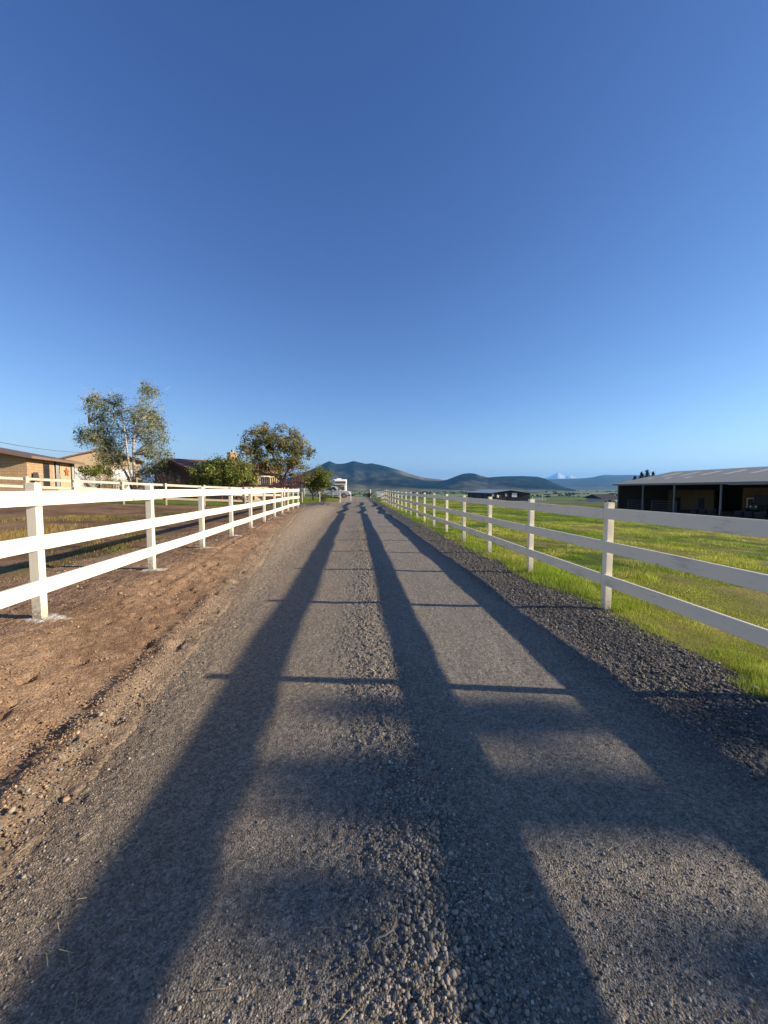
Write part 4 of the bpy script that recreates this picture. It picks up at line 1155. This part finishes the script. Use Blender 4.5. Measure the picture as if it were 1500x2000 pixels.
# ------------------------------------------------------------------ far barn with a star
D = 150
bx0, by0 = P(957, D); bx1, by1_ = P(1037, D); zf = Zat(979, D)
Wb = bx1 - bx0; zE = Zat(963.2, D) - zf; zP = Zat(957.6, D) - zf; Lb = 34
root = thing('stable_barn', 'far dark brown barn with pale low roof and open gable front beyond the pasture', 'barn', (bx0, by0, zf), R(-2))
m = MB(); m.prism([(0, -1.5), (Wb, -1.5), (Wb, zE), (Wb / 2, zP - .1), (0, zE)], 'y', .0, .3)
m.box((.15, Lb / 2, zE / 2 - .75), (.3, Lb - .7, zE + 1.5)); m.box((Wb - .15, Lb / 2, zE / 2 - .75), (.3, Lb - .7, zE + 1.5)); m.box((Wb / 2, Lb, zE / 2 - .75), (Wb - .7, .3, zE + 1.5)); m.build('wall', M['darkwood'], root)
m = MB(); sl = (zP - zE) / (Wb / 2)
for sg in (0, 1):
    xe = -.6 if sg == 0 else Wb + .6; ze = zE - .6 * sl
    m.add([(xe, -.7, ze + .05), (Wb / 2, -.7, zP + .05), (Wb / 2, Lb + .5, zP + .05), (xe, Lb + .5, ze + .05), (xe, -.7, ze + .25), (Wb / 2, -.7, zP + .25), (Wb / 2, Lb + .5, zP + .25), (xe, Lb + .5, ze + .25)], [(0, 1, 2, 3), (7, 6, 5, 4), (0, 4, 5, 1), (2, 6, 7, 3), (0, 3, 7, 4), (1, 5, 6, 2)])
m.build('roof', M['bluegalv'], root)
q_ = D / 750
def fx_(px): return (px - 957) * q_
for a, c, t_, b_ in ((992, 1013, 962.5, 977), (1014, 1034, 965, 978)):
    m = MB(); m.box(((fx_(a) + fx_(c)) / 2, -.03, (Zat(t_, D) + Zat(b_, D)) / 2 - zf), (fx_(c) - fx_(a), .1, (b_ - t_) * q_)); m.build('opening_shade_panel', M['black'], root)  # solid black panels on the gable wall, painting the shaded interior
m = MB(); m.box(((fx_(1000) + fx_(1010)) / 2, -.14, Zat(966.8, D) - zf), (2.0, .1, 1.6)); m.build('sliding_door', M['white'], root)
for px_ in (962.5, 988.5):
    m = MB(); m.box((fx_(px_), -.06, Zat(966.5, D) - zf), (.8, .12, 1.2)); m.build('window', mk('pale_shutter', (.5, .48, .42), .6, .1, 2), root)
for y_, h_ in ((6, 2.4), (13, 2.6), (17, 2.6), (27, 2.2)):
    m = MB(); m.box((-.04, y_, zE - h_ / 2 - .3), (.1, 2.6, h_)); m.build('stall_shade_panel', M['black'], root)  # black slabs on the closed side wall stand for shade inside the stalls
m = MB(); pts = []
for q in range(10):
    a = math.pi / 2 + .12 + q * math.pi / 5; r_ = .85 if q % 2 == 0 else .33
    pts.append((math.cos(a) * r_, math.sin(a) * r_))
m.add([(p, 0, q) for p, q in pts] + [(0, -.15, 0), (0, .02, 0)], [(i, (i + 1) % 10, 10) for i in range(10)] + [((i + 1) % 10, i, 11) for i in range(10)])
o = m.build('barn_star', M['white'], None); o.location = (bx0 + fx_(972), by0 - .1 - .035 * fx_(972), Zat(969.3, D))
tag(o, 'large white five-pointed star on the front of the far brown barn', 'star')
# pale pipe pen right of it
x0, y0 = P(1040, 148); root = thing('pipe_pen', 'small pale pipe pen right of the far brown barn', 'pen', (x0, y0, zf - .4))
m = MB()
for q in range(5): m.tube([(q * 1.3, 0, 0), (q * 1.3, 0, 2.6 if q in (0, 3) else 1.7)], .05, 5)
for hz in (.5, 1.0, 1.6): m.tube([(0, 0, hz), (5.2, 0, hz)], .04, 5)
m.build('pipes', M['white'], root)

# ------------------------------------------------------------------ houses below the pasture
def small_house(label, px0, px1, d, ytop, yeave, ybase, wallm, roofm, hip=False, rz=0):
    x0, y0 = P(px0, d); x1, y1 = P(px1, d); z0 = Zat(ybase, d); w = math.hypot(x1 - x0, y1 - y0); zE_ = Zat(yeave, d) - z0; zP_ = Zat(ytop, d) - z0
    root = thing('farm_house', label, 'house', (x0, y0, z0), math.atan2(y1 - y0, x1 - x0) + rz)
    m = MB(); m.box((w / 2, 5, zE_ / 2 - 1.5), (w - .8, 9.2, zE_ + 3)); m.build('wall', wallm, root)
    m = MB(); k_ = w * .32 if hip else .0
    m.add([(-.3, -.5, zE_), (w + .3, -.5, zE_), (w + .3, 10.5, zE_), (-.3, 10.5, zE_), (k_ if hip else -.3, 5, zP_), (w - k_ if hip else w + .3, 5, zP_)], [(3, 2, 1, 0), (0, 1, 5, 4), (2, 3, 4, 5), (1, 2, 5), (3, 0, 4)])
    m.build('roof', roofm, root)
    for q in (.25, .7):
        m = MB(); m.box((w * q, .36, zE_ * .55), (1.0, .08, 1.1)); f = m.build('window', M['white'], root)
        m = MB(); m.box((w * q, .31, zE_ * .55), (.8, .04, .9)); m.build('pane', M['glass'], f)
    m = MB(); m.box((w * .48, .36, 1.0), (1.0, .08, 2.1)); m.build('door', M['frame'], root)
    return root


small_house('grey house with dark gabled roof close to the left end of the pole barn', 1175, 1212, 115, 966, 973.5, 990, M['greyhouse'], M['slate'])
small_house('low house with dark hipped roof half hidden below the pasture edge', 1128, 1172, 160, 976.5, 983, 992, M['greyhouse'], M['slate'], True)
small_house('farthest dark roof below the pasture, left of the hipped one', 1085, 1124, 190, 979.5, 983, 990, M['darkwood'], M['shingle'], True)
for (px_, py_, d_, w_, lab) in ((1133, 978, 150, 2.0, 'little conifer left of the low hipped roof'), (1156, 974.5, 150, 1.7, 'slim dark conifer in front of the low hipped roof'), (1170, 979, 140, 1.6, 'small dark conifer between the two roofs'), (1106, 978, 170, 1.8, 'tiny conifer beside the farthest dark roof')):
    x_, y_ = P(px_, d_); z_ = Zat(992, d_); r_ = conifer(lab, (x_, y_, z_), Zat(py_, d_) - z_, w_, 40); r_['group'] = 'conifers by the houses below'

# ------------------------------------------------------------------ valley trees, lake, hills, mountain
v, f = ico(); n = 900
dd = np.exp(rng.uniform(math.log(1300), math.log(6500), n)); pxs = rng.uniform(640, 1330, n)
row = np.round(np.log(dd) * 5.5) / 5.5; sel = rng.random(n) < .75; dd = np.where(sel, np.exp(row) * np.exp(rng.normal(0, .006, n)), dd)
sel2 = fbm(pxs * .03, np.log(dd) * 6, 91, 3) > .54
dd, pxs = dd[sel2], pxs[sel2]; n = len(dd)
xc = (pxs - 750) * dd / 750; TX = xc * CS + dd * SN; TY = dd * CS - xc * SN
V = []; Fs = []; Cs = []
for i in range(n):
    for q in range(3):
        r_ = rng.uniform(1.6, 3.6) * (1 + dd[i] / 5000)
        o_ = rng.normal(0, 1, 3) * (6, 6, 1)
        p = v * (1 + .5 * (rng.random((12, 1)) - .5)) * r_ * (1.2, 1.2, .9) + o_ + (TX[i], TY[i], float(H(TX[i], TY[i])) + r_ * .6)
        Fs.append(f + 12 * len(V)); V.append(p); Cs.append(np.tile(np.array((.035, .05, .025)) * rng.uniform(.7, 1.5), (12, 1)))
npmesh('valley_trees', np.concatenate(V), np.concatenate(Fs), mk_leaf('far_foliage', .1), np.concatenate(Cs))['kind'] = 'stuff'

lk = []
for (px_, d_) in ((1020, 5200), (1030, 3300), (1046, 3000), (1064, 3500), (1077, 4600), (1078, 6500), (1050, 7500), (1010, 7000)):
    x_, y_ = P(px_, d_); lk.append((x_, y_, float(H(x_, y_)) + 3.4))
zl = -21.0
m = MB(); m.add([(a, b_, zl) for a, b_, c_ in lk], [tuple(range(8))])
struct(m.build('lake', mk('lake_water', (.05, .09, .14), .25, .1, .01, spec=.5), None))


def hills(name, sky, rp, r0, r1, cols, seed, m, ridg=.25, na=260, nr=70, forest=True):
    """heightfield between distances r0..r1 whose crest at distance rp follows the skyline points"""
    px = np.linspace(sky[0][0], sky[-1][0], na); yy = np.interp(px, [s[0] for s in sky], [s[1] for s in sky])
    k = np.ones(5) / 5; yy[2:-2] = np.convolve(yy, k, 'valid')
    t = np.linspace(0, 1, nr)
    rr = r0 + (rp - r0) * np.minimum(t / .62, 1) + (r1 - rp) * np.clip((t - .62) / .38, 0, 1)
    PX, RR = np.meshgrid(px, rr)
    Yk = np.tile(yy, (nr, 1))
    S = np.where(RR <= rp, (RR - r0) / (rp - r0), (r1 - RR) / (r1 - rp)); S = np.clip(S, 0, 1)
    prof = np.where(RR <= rp, S ** 1.25, S)
    crest = CZ + (HOR - Yk) * rp / 750
    xc = (PX - 750) * RR / 750; X = xc * CS + RR * SN; Y = RR * CS - xc * SN
    sc_ = 5.0 / rp
    rn = 1 - np.abs(2 * fbm(X * sc_ * 1.4, Y * sc_ * .9, seed, 5) - 1)
    z = -28 + (crest + 28) * prof
    z = z + (crest + 28) * ridg * (rn - .75) * np.clip(S * (1 - S) * 4, 0, 1) * np.where(RR <= rp, 1, .4)
    z = np.minimum(z, CZ + (HOR - Yk) * RR / 750 + np.where(RR > rp, -1, 2) * 2)
    n1 = fbm(X * sc_ * 1.1, Y * sc_ * 1.1, seed + 9, 5); n2 = fbm(X * sc_ * 6, Y * sc_ * 6, seed + 19, 4)
    hrel = np.clip((z + 28) / np.maximum(crest + 28, 1), 0, 1)
    c = cols(PX, hrel, n1, n2, S)
    c = c * (.45 + 1.1 * fbm(X * sc_ * 22, Y * sc_ * 9, seed + 31, 3))[..., None]
    return struct(npmesh(name, np.stack([X, Y, z], -1).reshape(-1, 3), grid(X, Y), m, c.reshape(-1, 3), True))


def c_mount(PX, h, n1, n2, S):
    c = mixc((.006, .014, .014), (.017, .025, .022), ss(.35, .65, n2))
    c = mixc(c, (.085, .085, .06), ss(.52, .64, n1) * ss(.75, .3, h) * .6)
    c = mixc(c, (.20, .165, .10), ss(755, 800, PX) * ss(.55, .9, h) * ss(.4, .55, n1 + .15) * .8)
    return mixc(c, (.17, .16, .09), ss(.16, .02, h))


def c_hill(PX, h, n1, n2, S):
    c = mixc((.006, .014, .014), (.018, .025, .022), ss(.35, .65, n2))
    c = mixc(c, (.10, .095, .075), ss(.52, .62, n1) * ss(.85, .4, h) * .7)
    c = mixc(c, (.16, .14, .08), ss(.75, .98, h) * ss(925, 940, PX) * ss(960, 940, PX) * .7)
    return mixc(c, (.15, .15, .08), ss(.16, .02, h))


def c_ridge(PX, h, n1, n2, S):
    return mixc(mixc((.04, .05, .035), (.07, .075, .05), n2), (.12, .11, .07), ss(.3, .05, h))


def c_snow(PX, h, n1, n2, S):
    return mixc((.36, .39, .44), (.74, .74, .74), ss(.38, .55, n1 * .5 + h * .5))


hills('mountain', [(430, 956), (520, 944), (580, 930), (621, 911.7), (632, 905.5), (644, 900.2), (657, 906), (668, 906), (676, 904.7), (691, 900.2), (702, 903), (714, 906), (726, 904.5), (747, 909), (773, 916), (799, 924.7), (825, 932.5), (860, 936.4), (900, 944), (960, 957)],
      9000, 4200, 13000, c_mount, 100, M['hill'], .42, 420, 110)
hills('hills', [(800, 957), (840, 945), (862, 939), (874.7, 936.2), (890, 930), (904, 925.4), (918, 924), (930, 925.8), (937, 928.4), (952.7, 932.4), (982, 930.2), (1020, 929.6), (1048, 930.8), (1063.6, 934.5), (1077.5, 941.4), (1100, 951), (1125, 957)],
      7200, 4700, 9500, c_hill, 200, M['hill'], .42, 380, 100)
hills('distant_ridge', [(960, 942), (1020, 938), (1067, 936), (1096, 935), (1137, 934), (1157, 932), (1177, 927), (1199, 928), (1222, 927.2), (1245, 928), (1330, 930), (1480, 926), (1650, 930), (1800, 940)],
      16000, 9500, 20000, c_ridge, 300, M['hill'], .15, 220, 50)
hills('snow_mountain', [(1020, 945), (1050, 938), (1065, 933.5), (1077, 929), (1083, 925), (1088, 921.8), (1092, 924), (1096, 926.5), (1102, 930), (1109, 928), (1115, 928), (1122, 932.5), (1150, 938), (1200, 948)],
      45000, 36000, 51000, c_snow, 400, M['snow'], .2, 200, 60)

# ------------------------------------------------------------------ air
HZ = MB(); HZ.box((6000, 24000, 1060), (70000, 60000, 2250))
m, nt, b = nodes('hazy_air'); N = nt.nodes; L = nt.links; N.remove(b)
pv = N.new('ShaderNodeVolumePrincipled'); pv.inputs['Color'].default_value = (.18, .50, 1.0, 1); pv.inputs['Density'].default_value = 3.3e-5; pv.inputs['Anisotropy'].default_value = .2
L.new(pv.outputs[0], N['Material Output'].inputs['Volume'])
o = HZ.build('haze', m, None); o['kind'] = 'stuff'

# ------------------------------------------------------------------ light, sky, camera
SUN_EL = R(17.1); lx, ly = -1.0, .165                    # direction the light travels, on the ground
l = math.hypot(lx, ly); lx /= l; ly /= l
sun = bpy.data.lights.new('sun', 'SUN'); sun.energy = 5.0; sun.angle = R(.53); sun.color = (1.0, .87, .68)
so = link(bpy.data.objects.new('sun', sun))
so.rotation_euler = Vector((lx * math.cos(SUN_EL), ly * math.cos(SUN_EL), -math.sin(SUN_EL))).to_track_quat('-Z', 'Y').to_euler()
w = bpy.data.worlds.new('World'); sc.world = w; w.use_nodes = True
nt = w.node_tree; bg = nt.nodes['Background']
sk = nt.nodes.new('ShaderNodeTexSky'); sk.sky_type = 'NISHITA'; sk.sun_disc = False; sk.sun_elevation = SUN_EL
sk.sun_rotation = math.atan2(-lx, -ly)                  # azimuth of the sun, clockwise from +Y
sk.altitude = 1200; sk.air_density = 1.0; sk.dust_density = .1; sk.ozone_density = 3.0
se = nt.nodes.new('ShaderNodeSeparateColor'); cb = nt.nodes.new('ShaderNodeCombineColor')
nt.links.new(sk.outputs[0], se.inputs[0])
for i, (g_, a_) in enumerate(((1.375, 1.46), (1.27, 1.05), (1.01, .87))):      # camera-like contrast of the clear sky, per channel
    m0 = nt.nodes.new('ShaderNodeMath'); m0.operation = 'MULTIPLY'; m0.inputs[1].default_value = .1
    m1 = nt.nodes.new('ShaderNodeMath'); m1.operation = 'POWER'; m1.inputs[1].default_value = g_
    m2 = nt.nodes.new('ShaderNodeMath'); m2.operation = 'MULTIPLY'; m2.inputs[1].default_value = 10 * a_
    nt.links.new(se.outputs[i], m0.inputs[0]); nt.links.new(m0.outputs[0], m1.inputs[0]); nt.links.new(m1.outputs[0], m2.inputs[0]); nt.links.new(m2.outputs[0], cb.inputs[i])
nt.links.new(cb.outputs[0], bg.inputs[0]); bg.inputs[1].default_value = .10

cam = bpy.data.cameras.new('camera'); cam.sensor_fit = 'HORIZONTAL'; cam.sensor_width = 36; cam.lens = 18.0
cam.clip_start = .05; cam.clip_end = 120000
co = link(bpy.data.objects.new('camera', cam)); co.location = (0, 0, CZ)
co.rotation_euler = (R(90) - PITCH, 0, -TH)
sc.camera = co
vs_ = sc.view_settings; sc.display_settings.display_device = 'sRGB'
vs_.view_transform = 'Standard'; vs_.look = 'None'; vs_.exposure = 1.08; vs_.gamma = 1; vs_.use_curve_mapping = False
cy = sc.cycles
cy.use_denoising = True; cy.max_bounces = 6; cy.diffuse_bounces = 3; cy.glossy_bounces = 2; cy.transmission_bounces = 4; cy.volume_bounces = 0; cy.transparent_max_bounces = 8
cy.use_adaptive_sampling = True; cy.adaptive_threshold = .01
